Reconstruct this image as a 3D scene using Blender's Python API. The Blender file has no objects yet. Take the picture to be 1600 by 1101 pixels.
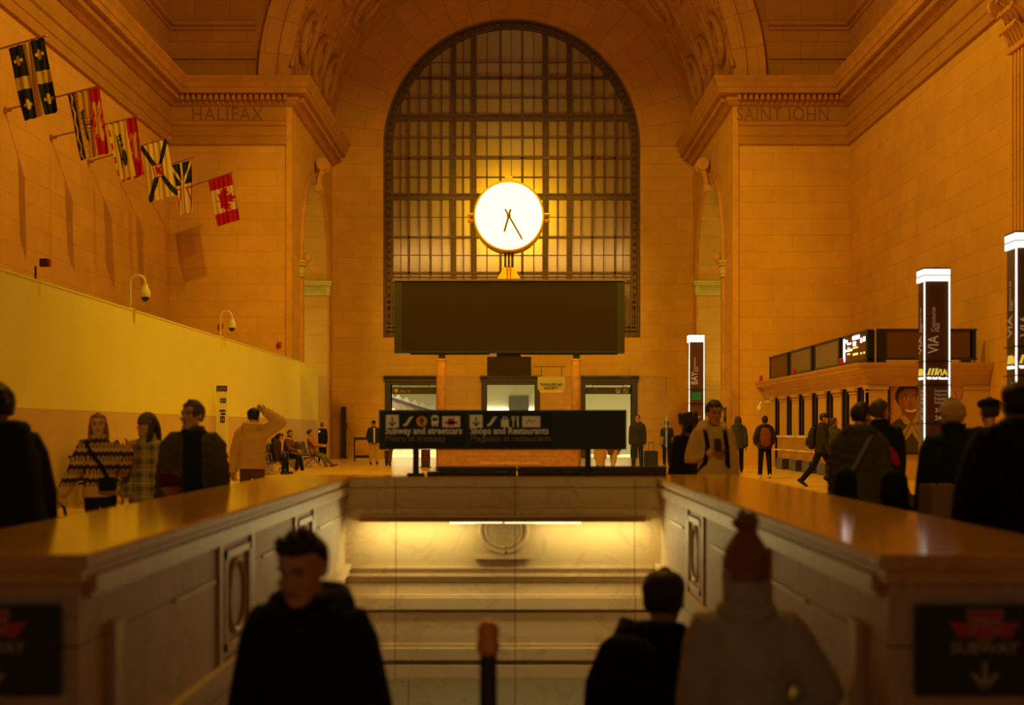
import bpy, bmesh, math, random
from mathutils import Vector, Matrix, Euler, noise
random.seed(7)
S = bpy.context.scene
COL = S.collection
PI = math.pi
F = 2222.0
CX, CY, CH = 805.0, 669.0, 1.38

def P(px, py, D):
    "a point of the hall that sits D metres down the hall from the lens"
    return Vector(((px - CX) * D / F, D, CH - (py - CY) * D / F))
def PX(px, D): return (px - CX) * D / F
def PZ(py, D): return CH - (py - CY) * D / F

# ------------------------------------------------------------------ camera
cd = bpy.data.cameras.new('camera'); cam = bpy.data.objects.new('camera', cd); COL.objects.link(cam)
cam.location = (0, 0, CH); cam.rotation_euler = (PI / 2, 0, 0)
cd.sensor_width = 36; cd.sensor_fit = 'HORIZONTAL'; cd.lens = 36 * F / 1600
cd.shift_x = -5 / 1600; cd.shift_y = 118.5 / 1600
cd.clip_end = 400; cd.clip_start = .05
cd.dof.use_dof = True; cd.dof.focus_distance = 46; cd.dof.aperture_fstop = 1.8
S.camera = cam
S.view_settings.view_transform = 'Standard'; S.view_settings.look = 'None'
S.view_settings.gamma = 1; S.view_settings.exposure = 0; S.view_settings.use_curve_mapping = False
w = bpy.data.worlds.new('world'); S.world = w; w.use_nodes = True
w.node_tree.nodes['Background'].inputs[0].default_value = (1, .74, .46, 1)
w.node_tree.nodes['Background'].inputs[1].default_value = .085
S.cycles.max_bounces = 7; S.cycles.diffuse_bounces = 4; S.cycles.glossy_bounces = 3
S.cycles.transmission_bounces = 6; S.cycles.transparent_max_bounces = 12
S.cycles.sample_clamp_indirect = 4; S.cycles.use_denoising = True
S.cycles.caustics_reflective = False; S.cycles.caustics_refractive = False

# ------------------------------------------------------------------ materials
M = {}
def mat(name, col, rough=.6, metal=0, emit=None, estr=0, spec=.5, noise_amt=0, nscale=8, bump=0, bscale=30, coat=0):
    m = bpy.data.materials.new(name); m.use_nodes = True
    nt = m.node_tree; b = nt.nodes['Principled BSDF']
    b.inputs['Base Color'].default_value = (*col, 1)
    b.inputs['Roughness'].default_value = rough; b.inputs['Metallic'].default_value = metal
    b.inputs['Specular IOR Level'].default_value = spec
    if coat: b.inputs['Coat Weight'].default_value = coat; b.inputs['Coat Roughness'].default_value = .12
    if emit:
        b.inputs['Emission Color'].default_value = (*emit, 1); b.inputs['Emission Strength'].default_value = estr
    if noise_amt or bump:
        tc = nt.nodes.new('ShaderNodeTexCoord')
    if noise_amt:
        n = nt.nodes.new('ShaderNodeTexNoise'); n.inputs['Scale'].default_value = nscale; n.inputs['Detail'].default_value = 5
        nt.links.new(tc.outputs['Object'], n.inputs['Vector'])
        r = nt.nodes.new('ShaderNodeMapRange'); r.inputs['From Min'].default_value = .3; r.inputs['From Max'].default_value = .7
        r.inputs['To Min'].default_value = 1 - noise_amt; r.inputs['To Max'].default_value = 1 + noise_amt
        nt.links.new(n.outputs['Fac'], r.inputs['Value'])
        mx = nt.nodes.new('ShaderNodeVectorMath'); mx.operation = 'SCALE'; mx.inputs[0].default_value = col
        nt.links.new(r.outputs['Result'], mx.inputs['Scale']); nt.links.new(mx.outputs['Vector'], b.inputs['Base Color'])
    if bump:
        n2 = nt.nodes.new('ShaderNodeTexNoise'); n2.inputs['Scale'].default_value = bscale; n2.inputs['Detail'].default_value = 4
        nt.links.new(tc.outputs['Object'], n2.inputs['Vector'])
        bp = nt.nodes.new('ShaderNodeBump'); bp.inputs['Strength'].default_value = bump; bp.inputs['Distance'].default_value = .02
        nt.links.new(n2.outputs['Fac'], bp.inputs['Height']); nt.links.new(bp.outputs['Normal'], b.inputs['Normal'])
    M[name] = m
    return m

def stone(name, axes, bw, bh, col, mort=.011, dark=.8, rough=.75, var=.045, off=.5, spec=.2, radial=None):
    "ashlar blocks: axes = which object axes run along and up the wall"
    m = bpy.data.materials.new(name); m.use_nodes = True; nt = m.node_tree; b = nt.nodes['Principled BSDF']
    b.inputs['Roughness'].default_value = rough; b.inputs['Specular IOR Level'].default_value = spec
    tc = nt.nodes.new('ShaderNodeTexCoord'); sp = nt.nodes.new('ShaderNodeSeparateXYZ'); cb = nt.nodes.new('ShaderNodeCombineXYZ')
    nt.links.new(tc.outputs['Object'], sp.inputs[0])
    def out(a): return sp.outputs['XYZ'.index(a)]
    if radial:
        cx, cz, rs = radial
        def math_(op, a, bb):
            n = nt.nodes.new('ShaderNodeMath'); n.operation = op
            for i, v in enumerate((a, bb)):
                if isinstance(v, (int, float)): n.inputs[i].default_value = v
                else: nt.links.new(v, n.inputs[i])
            return n.outputs[0]
        dx = math_('SUBTRACT', out('X'), cx); dz = math_('SUBTRACT', out('Z'), cz)
        ang = math_('ARCTAN2', dz, dx)
        if axes == 'AR':   # angle runs up, radius along
            rr = math_('SQRT', math_('ADD', math_('MULTIPLY', dx, dx), math_('MULTIPLY', dz, dz)), 0)
            nt.links.new(rr, cb.inputs[0]); nt.links.new(math_('MULTIPLY', ang, rs), cb.inputs[1])
        else:              # along Y, up the curve
            nt.links.new(out('Y'), cb.inputs[0]); nt.links.new(math_('MULTIPLY', ang, rs), cb.inputs[1])
    else:
        nt.links.new(out(axes[0]), cb.inputs[0]); nt.links.new(out(axes[1]), cb.inputs[1])
    br = nt.nodes.new('ShaderNodeTexBrick'); nt.links.new(cb.outputs[0], br.inputs['Vector'])
    br.inputs['Scale'].default_value = 1; br.inputs['Brick Width'].default_value = bw; br.inputs['Row Height'].default_value = bh
    br.inputs['Mortar Size'].default_value = mort; br.inputs['Mortar Smooth'].default_value = .3
    br.offset = off; br.inputs['Bias'].default_value = 0
    c = Vector(col)
    br.inputs['Color1'].default_value = (*(c * (1 + var)), 1); br.inputs['Color2'].default_value = (*(c * (1 - var)), 1)
    br.inputs['Mortar'].default_value = (*(c * dark), 1)
    n = nt.nodes.new('ShaderNodeTexNoise'); n.inputs['Scale'].default_value = .9; n.inputs['Detail'].default_value = 8; n.inputs['Roughness'].default_value = .65
    nt.links.new(tc.outputs['Object'], n.inputs['Vector'])
    r = nt.nodes.new('ShaderNodeMapRange'); r.inputs['From Min'].default_value = .25; r.inputs['From Max'].default_value = .75
    r.inputs['To Min'].default_value = .88; r.inputs['To Max'].default_value = 1.1
    nt.links.new(n.outputs['Fac'], r.inputs['Value'])
    mx = nt.nodes.new('ShaderNodeVectorMath'); mx.operation = 'SCALE'
    nt.links.new(br.outputs['Color'], mx.inputs[0]); nt.links.new(r.outputs['Result'], mx.inputs['Scale'])
    nt.links.new(mx.outputs['Vector'], b.inputs['Base Color'])
    bp = nt.nodes.new('ShaderNodeBump'); bp.inputs['Strength'].default_value = .25; bp.inputs['Distance'].default_value = .02; bp.invert = True
    nt.links.new(br.outputs['Fac'], bp.inputs['Height']); nt.links.new(bp.outputs['Normal'], b.inputs['Normal'])
    M[name] = m
    return m

def marble(name, c1, c2, rough=.25, scale=1.6, joints=None):
    m = bpy.data.materials.new(name); m.use_nodes = True; nt = m.node_tree; b = nt.nodes['Principled BSDF']
    b.inputs['Roughness'].default_value = rough
    tc = nt.nodes.new('ShaderNodeTexCoord')
    n = nt.nodes.new('ShaderNodeTexNoise'); n.inputs['Scale'].default_value = scale; n.inputs['Detail'].default_value = 9
    n.inputs['Roughness'].default_value = .6; n.inputs['Distortion'].default_value = 1.6
    nt.links.new(tc.outputs['Object'], n.inputs['Vector'])
    r = nt.nodes.new('ShaderNodeValToRGB'); e = r.color_ramp.elements
    e[0].position = .46; e[0].color = (*c2, 1); e[1].position = .5; e[1].color = (*c1, 1)
    x = e.new(.42); x.color = (*c1, 1)
    x = e.new(.8); x.color = (*[v * .9 for v in c1], 1)
    nt.links.new(n.outputs['Fac'], r.inputs[0])
    src = r.outputs[0]
    if joints:
        sp = nt.nodes.new('ShaderNodeSeparateXYZ'); cb = nt.nodes.new('ShaderNodeCombineXYZ'); nt.links.new(tc.outputs['Object'], sp.inputs[0])
        nt.links.new(sp.outputs['XYZ'.index(joints[0][0])], cb.inputs[0]); nt.links.new(sp.outputs['XYZ'.index(joints[0][1])], cb.inputs[1])
        br = nt.nodes.new('ShaderNodeTexBrick'); nt.links.new(cb.outputs[0], br.inputs['Vector'])
        br.inputs['Scale'].default_value = 1; br.inputs['Brick Width'].default_value = joints[1]; br.inputs['Row Height'].default_value = joints[2]
        br.inputs['Mortar Size'].default_value = .006; br.offset = joints[3] if len(joints) > 3 else 0
        br.inputs['Color1'].default_value = (1.04, 1.04, 1.04, 1); br.inputs['Color2'].default_value = (.93, .93, .93, 1); br.inputs['Mortar'].default_value = (.5, .48, .45, 1)
        mx = nt.nodes.new('ShaderNodeVectorMath'); mx.operation = 'MULTIPLY'
        nt.links.new(src, mx.inputs[0]); nt.links.new(br.outputs['Color'], mx.inputs[1]); src = mx.outputs['Vector']
    nt.links.new(src, b.inputs['Base Color'])
    M[name] = m
    return m

ST = (.66, .37, .09)
stone('stone_side', 'YZ', 1.9, .62, ST)
stone('stone_end', 'XZ', 1.5, .62, ST)
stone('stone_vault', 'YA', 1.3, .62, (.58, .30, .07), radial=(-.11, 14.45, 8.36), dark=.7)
stone('stone_arch', 'AR', 1.25, .95, (.60, .32, .075), radial=(-.16, 14.45, 6.6), dark=.6)
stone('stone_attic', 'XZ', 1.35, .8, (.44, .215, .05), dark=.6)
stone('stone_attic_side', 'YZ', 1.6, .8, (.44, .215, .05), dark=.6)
mat('stone_trim', (.62, .33, .08), .75, noise_amt=.12, nscale=1.6, spec=.2, bump=.2, bscale=8)
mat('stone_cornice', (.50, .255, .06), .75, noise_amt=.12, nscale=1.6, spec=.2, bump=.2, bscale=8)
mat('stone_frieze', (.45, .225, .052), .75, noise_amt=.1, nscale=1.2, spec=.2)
mat('stone_letter', (.25, .115, .028), .8)
stone('niche_stone_lit', 'XZ', .9, .7, (.60, .52, .19), dark=.75)  # hall limestone with the passage's yellow-green light put into its colour
stone('floor_stone', 'XY', 1.2, 1.2, (.84, .55, .18), mort=.008, dark=.7, rough=.22, spec=.5, off=0)
marble('marble', (.62, .46, .29), (.52, .38, .25), .55, joints=('XZ', 1.07, 2.0))
marble('marble_side', (.56, .42, .28), (.46, .34, .23), .65, joints=('YZ', 1.3, .62, .5))
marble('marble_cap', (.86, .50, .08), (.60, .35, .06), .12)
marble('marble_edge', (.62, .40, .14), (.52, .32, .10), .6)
marble('marble_tile', (.56, .49, .32), (.47, .41, .27), .3, joints=('XZ', .98, 3))
mat('step_stone', (.34, .30, .25), .6, noise_amt=.12, nscale=30)
mat('bronze_window', (.12, .062, .022), .42, .45, noise_amt=.2, nscale=5)
mat('bronze_dark', (.06, .04, .025), .45, .5)
mat('bronze', (.42, .24, .09), .3, .85)
mat('brass', (.75, .38, .06), .25, .9)
mat('black', (.008, .010, .010), .45)
mat('black_matte', (.012, .012, .013), .8)
mat('black_gloss', (.012, .011, .010), .14)
mat('screen_off', (.020, .010, .005), .4, spec=.2)
mat('screen_brown', (.15, .07, .028), .45, spec=.2)
mat('screen_edge', (.013, .010, .008), .4)
mat('steel_dark', (.06, .055, .05), .4, .6)
mat('steel', (.45, .43, .40), .3, .9)
mat('white_paint', (.80, .76, .66), .5)
mat('white_metal', (.78, .72, .58), .4)
mat('hoarding_white', (.80, .78, .16), .6, noise_amt=.03, nscale=.8)
mat('hoarding_grey', (.60, .44, .20), .6, noise_amt=.04, nscale=.8)
mat('red_paint', (.55, .02, .015), .4)
mat('red_dim', (.40, .02, .015), .5)
mat('wood', (.50, .24, .07), .38, noise_amt=.18, nscale=6)
mat('wood_light', (.62, .36, .12), .4, noise_amt=.15, nscale=6)
mat('sign_white', (.62, .56, .46), .5, emit=(1, .8, .5), estr=.02)
mat('sign_grey', (.16, .13, .10), .5)
mat('sign_cream', (.38, .32, .23), .6)
mat('yellow_paint', (.70, .42, .02), .5)
mat('orange_paint', (.65, .26, .03), .5)
mat('green_paint', (.01, .16, .03), .5, emit=(.0, .4, .08), estr=.1)
mat('logo_red', (.42, .03, .03), .5)
mat('dark_window', (.022, .014, .008), 1.0, spec=0)
mat('dark_inner', (.10, .07, .04), .8)
mat('corridor_white', (.74, .69, .50), .6)
mat('lamp_white', (1, 1, 1), .5, emit=(.92, 1, .93), estr=1.25)
mat('lamp_white_soft', (1, 1, 1), .5, emit=(1, .96, .78), estr=2.0)
mat('lamp_corridor', (1, 1, 1), .5, emit=(1, .92, .62), estr=6)
mat('clock_face', (1, 1, 1), .5, emit=(1, .80, .36), estr=2.4)
mat('clock_body', (.62, .44, .16), .35, .3)
mat('clock_hand', (.12, .07, .015), .5)
mat('tube_lamp', (1, 1, 1), .5, emit=(1, .8, .4), estr=1.8)
mat('led_white', (1, 1, 1), .5, emit=(1, .98, .9), estr=3.2)
mat('led_yellow', (1, .7, .2), .5, emit=(1, .55, .1), estr=1.3)
mat('pillar_panel', (.13, .058, .028), .25)
mat('pillar_text', (.62, .50, .36), .5, emit=(1, .75, .45), estr=.08)
mat('pillar_text_dim', (.25, .2, .15), .5)
mat('via_yellow', (.7, .5, .05), .5, emit=(1, .75, .1), estr=.55)
mat('amber_dome', (.9, .42, .03), .25, .3)

def glass(name, alpha_mix=.9, tint=(1, 1, 1)):
    m = bpy.data.materials.new(name); m.use_nodes = True; nt = m.node_tree; nt.nodes.remove(nt.nodes['Principled BSDF'])
    t = nt.nodes.new('ShaderNodeBsdfTransparent'); t.inputs[0].default_value = (*tint, 1)
    g = nt.nodes.new('ShaderNodeBsdfGlossy'); g.inputs['Roughness'].default_value = .04
    fr = nt.nodes.new('ShaderNodeFresnel'); fr.inputs[0].default_value = 1.45
    mx = nt.nodes.new('ShaderNodeMixShader'); nt.links.new(fr.outputs[0], mx.inputs[0])
    nt.links.new(t.outputs[0], mx.inputs[1]); nt.links.new(g.outputs[0], mx.inputs[2])
    nt.links.new(mx.outputs[0], nt.nodes['Material Output'].inputs[0]); M[name] = m
glass('glass', tint=(.95, .97, .95))
mat('glass_edge', (.75, .55, .25), .3)

def pane_mat():
    m = bpy.data.materials.new('window_pane'); m.use_nodes = True; nt = m.node_tree; nt.nodes.remove(nt.nodes['Principled BSDF'])
    d = nt.nodes.new('ShaderNodeBsdfDiffuse'); d.inputs[0].default_value = (.32, .16, .05, 1)
    t = nt.nodes.new('ShaderNodeBsdfTranslucent'); t.inputs[0].default_value = (.74, .55, .30, 1)
    g = nt.nodes.new('ShaderNodeBsdfGlossy'); g.inputs['Roughness'].default_value = .045; g.inputs[0].default_value = (1, .9, .7, 1)
    tc = nt.nodes.new('ShaderNodeTexCoord'); mp = nt.nodes.new('ShaderNodeMapping'); mp.inputs['Scale'].default_value = (7, 1, 22)
    n = nt.nodes.new('ShaderNodeTexNoise'); n.inputs['Scale'].default_value = 1; n.inputs['Detail'].default_value = 2
    nt.links.new(tc.outputs['Object'], mp.inputs[0]); nt.links.new(mp.outputs[0], n.inputs['Vector'])
    bp = nt.nodes.new('ShaderNodeBump'); bp.inputs['Strength'].default_value = .7; bp.inputs['Distance'].default_value = .03
    nt.links.new(n.outputs['Fac'], bp.inputs['Height']); nt.links.new(bp.outputs['Normal'], g.inputs['Normal'])
    a = nt.nodes.new('ShaderNodeMixShader'); a.inputs[0].default_value = .7
    nt.links.new(d.outputs[0], a.inputs[1]); nt.links.new(t.outputs[0], a.inputs[2])
    c = nt.nodes.new('ShaderNodeMixShader'); c.inputs[0].default_value = .07
    nt.links.new(a.outputs[0], c.inputs[1]); nt.links.new(g.outputs[0], c.inputs[2])
    nt.links.new(c.outputs[0], nt.nodes['Material Output'].inputs[0]); M['window_pane'] = m
pane_mat()

# ------------------------------------------------------------------ mesh builder
ROOT = {}
class MB:
    def __init__(s): s.v = []; s.f = []; s.mi = []; s.m = 0
    def _add(s, vs, fs):
        o = len(s.v); s.v += [Vector(q) for q in vs]
        for q in fs: s.f.append([i + o for i in q]); s.mi.append(s.m)
        return s
    def box(s, x0, x1, y0, y1, z0, z1, bev=0):
        if bev:
            b = min(bev, (x1 - x0) / 2.01, (y1 - y0) / 2.01, (z1 - z0) / 2.01)
            bm = bmesh.new(); bmesh.ops.create_cube(bm, size=1)
            for v in bm.verts:
                v.co = ((x0 + x1) / 2 + v.co.x * (x1 - x0), (y0 + y1) / 2 + v.co.y * (y1 - y0), (z0 + z1) / 2 + v.co.z * (z1 - z0))
            bmesh.ops.bevel(bm, geom=bm.edges[:], offset=b, segments=2, affect='EDGES', profile=.5)
            bm.verts.index_update()
            s._add([v.co.copy() for v in bm.verts], [[v.index for v in f.verts] for f in bm.faces]); bm.free(); return s
        vs = [(x, y, z) for x in (x0, x1) for y in (y0, y1) for z in (z0, z1)]
        return s._add(vs, [(0, 1, 3, 2), (4, 6, 7, 5), (0, 4, 5, 1), (2, 3, 7, 6), (0, 2, 6, 4), (1, 5, 7, 3)])
    def quad(s, a, b, c, d): return s._add([a, b, c, d], [(0, 1, 2, 3)])
    def obox(s, a, b, wid, hgt, up=(0, 0, 1)):
        "a bar from a to b with a rectangular section"
        a = Vector(a); b = Vector(b); t = (b - a).normalized(); u = Vector(up)
        if abs(t.dot(u)) > .95: u = Vector((0, 1, 0))
        r = t.cross(u).normalized() * wid / 2; q = r.cross(t).normalized() * hgt / 2
        vs = [a - r - q, a + r - q, a + r + q, a - r + q, b - r - q, b + r - q, b + r + q, b - r + q]
        return s._add(vs, [(3, 2, 1, 0), (4, 5, 6, 7), (0, 1, 5, 4), (1, 2, 6, 5), (2, 3, 7, 6), (3, 0, 4, 7)])
    def prism(s, pts, axis, a0, a1):
        "closed 2D outline pushed along an axis: X takes (y,z), Y takes (x,z), Z takes (x,y)"
        n = len(pts)
        def p3(p, a): return (a, p[0], p[1]) if axis == 'X' else (p[0], a, p[1]) if axis == 'Y' else (p[0], p[1], a)
        vs = [p3(p, a0) for p in pts] + [p3(p, a1) for p in pts]
        return s._add(vs, [list(range(n))[::-1], [i + n for i in range(n)]] + [(i, (i + 1) % n, (i + 1) % n + n, i + n) for i in range(n)])
    def rings(s, rs, cap=True, closed=True):
        n = len(rs[0]); vs = [q for r in rs for q in r]; fs = []
        for k in range(len(rs) - 1):
            for i in range(n if closed else n - 1):
                j = (i + 1) % n
                fs.append((k * n + i, k * n + j, (k + 1) * n + j, (k + 1) * n + i))
        if cap: fs.append(list(range(n))[::-1]); fs.append([(len(rs) - 1) * n + i for i in range(n)])
        return s._add(vs, fs)
    def loft(s, path, rad, side=(1, 0, 0), n=14, ends=True, sq=1.0):
        "rings of half-width and half-depth along a path; side = which way the width runs"
        path = [Vector(p) for p in path]; rs = []; K = len(path)
        tv = []
        for k in range(K):
            t = path[min(k + 1, K - 1)] - path[max(k - 1, 0)]
            tv.append(t.normalized() if t.length > 1e-9 else Vector((0, 0, 1)))
        def ring(c, t, w, d):
            sd = Vector(side); sd = sd - t * sd.dot(t)
            if sd.length < 1e-3: sd = t.orthogonal()
            sd.normalize(); fw = t.cross(sd).normalized()
            out = []
            for i in range(n):
                a = 2 * PI * i / n; ca, sa = math.cos(a), math.sin(a)
                if sq != 1.0: ca = math.copysign(abs(ca) ** sq, ca); sa = math.copysign(abs(sa) ** sq, sa)
                out.append(c + sd * (ca * w) + fw * (sa * d))
            return out
        for k in range(K):
            w_, d_ = rad[k] if isinstance(rad[k], (tuple, list)) else (rad[k], rad[k])
            if ends and k == 0:
                m_ = min(w_, d_)
                for q in (.98, .7): rs.append(ring(path[0] - tv[0] * m_ * q * .75, tv[0], w_ * math.sqrt(1 - q * q), d_ * math.sqrt(1 - q * q)))
            rs.append(ring(path[k], tv[k], w_, d_))
            if ends and k == K - 1:
                m_ = min(w_, d_)
                for q in (.7, .98): rs.append(ring(path[-1] + tv[-1] * m_ * q * .75, tv[-1], w_ * math.sqrt(1 - q * q), d_ * math.sqrt(1 - q * q)))
        return s.rings(rs)
    def tube(s, pts, r, n=8, ends=False): return s.loft(pts, [r] * len(pts) if not isinstance(r, (list, tuple)) else r, n=n, ends=ends)
    def lathe(s, prof, loc=(0, 0, 0), axis='Z', n=20):
        loc = Vector(loc); rs = []
        for r, h in prof:
            ring = []
            for i in range(n):
                a = 2 * PI * i / n; c, d = math.cos(a) * r, math.sin(a) * r
                q = (c, d, h) if axis == 'Z' else (c, h, -d) if axis == 'Y' else (h, c, d)
                ring.append(loc + Vector(q))
            rs.append(ring)
        return s.rings(rs)
    def sphere(s, c, r, n=12, m=8):
        rx, ry, rz = r if isinstance(r, (tuple, list)) else (r, r, r)
        rs = []
        for k in range(m + 1):
            a = -PI / 2 + PI * k / m; q = max(math.cos(a), .02)
            rs.append([(c[0] + rx * q * math.cos(2 * PI * i / n), c[1] + ry * q * math.sin(2 * PI * i / n), c[2] + rz * math.sin(a)) for i in range(n)])
        return s.rings(rs)
    def arc_ring(s, cx, cz, r0, r1, y0, y1, a0=0, a1=PI, n=48):
        rs = []
        for k in range(n + 1):
            a = a0 + (a1 - a0) * k / n; c, d = math.cos(a), math.sin(a)
            rs.append([(cx + c * r0, y0, cz + d * r0), (cx + c * r1, y0, cz + d * r1), (cx + c * r1, y1, cz + d * r1), (cx + c * r0, y1, cz + d * r0)])
        return s.rings(rs)
    def sweep(s, prof, path, cap=True):
        "profile (out, z) carried along a plan path, out = to the right of travel, corners mitred"
        rs = []; n = len(path)
        for i in range(n):
            ds = []
            if i > 0: ds.append((Vector(path[i]) - Vector(path[i - 1])).normalized())
            if i < n - 1: ds.append((Vector(path[i + 1]) - Vector(path[i])).normalized())
            ns = [Vector((d.y, -d.x)) for d in ds]
            if len(ns) == 2:
                m_ = (ns[0] + ns[1]); m_ = m_ / (1 + ns[0].dot(ns[1]))
            else: m_ = ns[0]
            rs.append([(path[i][0] + m_.x * o, path[i][1] + m_.y * o, z) for o, z in prof])
        return s.rings(rs, cap)
    def xf(s, Mx, start=0):
        for i in range(start, len(s.v)): s.v[i] = Mx @ s.v[i]
        return s
    def mesh(s, name, mats, smooth=None, fix=True):
        me = bpy.data.meshes.new(name); me.from_pydata([tuple(v) for v in s.v], [], s.f)
        for m_ in (mats if isinstance(mats, (list, tuple)) else [mats]): me.materials.append(M[m_] if isinstance(m_, str) else m_)
        if max(s.mi, default=0): me.polygons.foreach_set('material_index', s.mi)
        if fix:
            bm = bmesh.new(); bm.from_mesh(me); bmesh.ops.recalc_face_normals(bm, faces=bm.faces[:])
            big = [f for f in bm.faces if len(f.verts) > 4]
            if big: bmesh.ops.triangulate(bm, faces=big)
            bm.to_mesh(me); bm.free()
        if smooth is not None:
            for p in me.polygons: p.use_smooth = True
            if smooth < 180 and hasattr(me, 'set_sharp_from_angle'): me.set_sharp_from_angle(angle=math.radians(smooth))
        return me
    def build(s, name, mats, parent=None, smooth=None, world=True, fix=True):
        if parent is not None and world and parent.name in ROOT:
            inv = ROOT[parent.name].inverted(); s.v = [inv @ v for v in s.v]
        me = s.mesh(name, mats, smooth, fix)
        o = bpy.data.objects.new(name, me); COL.objects.link(o)
        if parent is not None:
            o.parent = parent
            if parent.name in ROOT: ROOT[o.name] = ROOT[parent.name].copy()
        return o

def tag(o, label=None, cat=None, group=None, kind=None):
    if label: o['label'] = label
    if cat: o['category'] = cat
    if group: o['group'] = group
    if kind: o['kind'] = kind
    return o
def thing(name, label, cat, loc=(0, 0, 0), rz=0, group=None):
    o = bpy.data.objects.new(name, None); COL.objects.link(o); o.empty_display_size = .1
    o.location = loc; o.rotation_euler = (0, 0, rz)
    ROOT[o.name] = Matrix.Translation(Vector(loc)) @ Matrix.Rotation(rz, 4, 'Z')
    return tag(o, label, cat, group)
def struct(name, mb, mats, label=None, smooth=None, parent=None):
    o = mb.build(name, mats, parent, smooth)
    if parent is None:
        o['kind'] = 'structure'
        if label: o['label'] = label
    return o
def text_mesh(body, size, xf, extrude=.002, align='LEFT', bold=0, xscale=1, spacing=1):
    c = bpy.data.curves.new('lettering', 'FONT'); c.body = body; c.size = size; c.extrude = extrude; c.align_x = align
    c.offset = bold; c.resolution_u = 3; c.space_character = spacing
    o = bpy.data.objects.new('lettering', c); COL.objects.link(o)
    dg = bpy.context.evaluated_depsgraph_get(); dg.update()
    me = bpy.data.meshes.new_from_object(o.evaluated_get(dg)); bpy.data.objects.remove(o); bpy.data.curves.remove(c)
    me.transform(xf @ Matrix.Diagonal((xscale, 1, 1, 1)))
    return me
FRONT = Matrix.Rotation(PI / 2, 4, 'X')      # text plane -> faces -Y
class TX:
    "collects lettering and shapes into one mesh with several materials"
    def __init__(s): s.mb = MB(); s.parts = []
    def add(s, body, size, loc, rot=None, mi=0, **k):
        me = text_mesh(body, size, Matrix.Translation(Vector(loc)) @ (rot or FRONT), **k)
        q = MB(); q.m = mi; q._add([v.co.copy() for v in me.vertices], [list(p.vertices) for p in me.polygons]); s.parts.append(q)
        bpy.data.meshes.remove(me); return s
    def build(s, name, mats, parent=None):
        out = [q.build(name, mats, parent) for q in s.parts]
        if s.mb.v: out.append(s.mb.build('symbol', mats, parent))
        return out[0]
# ================================================================== THE SETTING
XHL, XHR, YF, YB = -13.07, 12.64, 53.8, 66.0
XL, XR, XC, RV, ZV = -8.47, 8.25, -.11, 8.36, 14.45
XW, RW, ZS = -.16, 5.97, 5.6                    # arched window: middle, radius, sill
WX0, WX1, WY0, WY1 = -1.52, 1.30, 4.1, 12.75    # stairwell
ZE0, ZE1 = 12.1, 14.53

# floor with the stairwell left open
b = MB()
for x0, x1, y0, y1 in ((XHL - .6, WX0 - .1, -14, YB + 1), (WX1 + .1, XHR + .6, -14, YB + 1), (WX0 - .1, WX1 + .1, -14, WY0), (WX0 - .1, WX1 + .1, WY1 + .1, YB + 1)):
    b.box(x0, x1, y0, y1, -.25, 0)
struct('floor', b, 'floor_stone', 'polished honey stone floor of the station hall')
struct('floor', MB().box(-14, 14, YB + 1, 84, -.25, 0), 'corridor_white', 'pale floor of the corridor beyond the doorways')

# side walls of the hall
b = MB().box(XHL - .6, XHL, -14, YF, 0, ZE0 + .05); struct('wall_left', b, 'stone_side', 'long left wall of honey limestone blocks')
b = MB().box(XHR, XHR + .6, -14, YF, 0, ZE0 + .05); struct('wall_right', b, 'stone_side', 'long right wall of honey limestone blocks')
# end walls on both sides of the recess
b = MB().box(XHL - .6, XL, YF, YF + .6, 0, ZE0 + .6)
struct('wall_end_left', b, 'stone_end', 'end wall of stone blocks under the HALIFAX frieze')
b = MB().box(XR, XHR + .6, YF, YF + .6, 0, ZE0 + .6)
struct('wall_end_right', b, 'stone_end', 'end wall of stone blocks under the SAINT JOHN frieze')
b = MB().box(XL - .02, XL + .36, YF - .06, YF + .4, 0, 13.6).box(XL - .16, XL - .02, YF - .03, YF, 0, 13.6)
b = MB().box(XL - .2, XL + .03, YF - .05, YF + .5, 0, 13.62); struct('trim_1', b, 'stone_trim', 'narrow stone corner strip at the left of the recess')
b = MB().box(XR - .03, XR + .2, YF - .05, YF + .5, 0, 13.62); struct('trim_2', b, 'stone_trim', 'narrow stone corner strip at the right of the recess')

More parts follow.
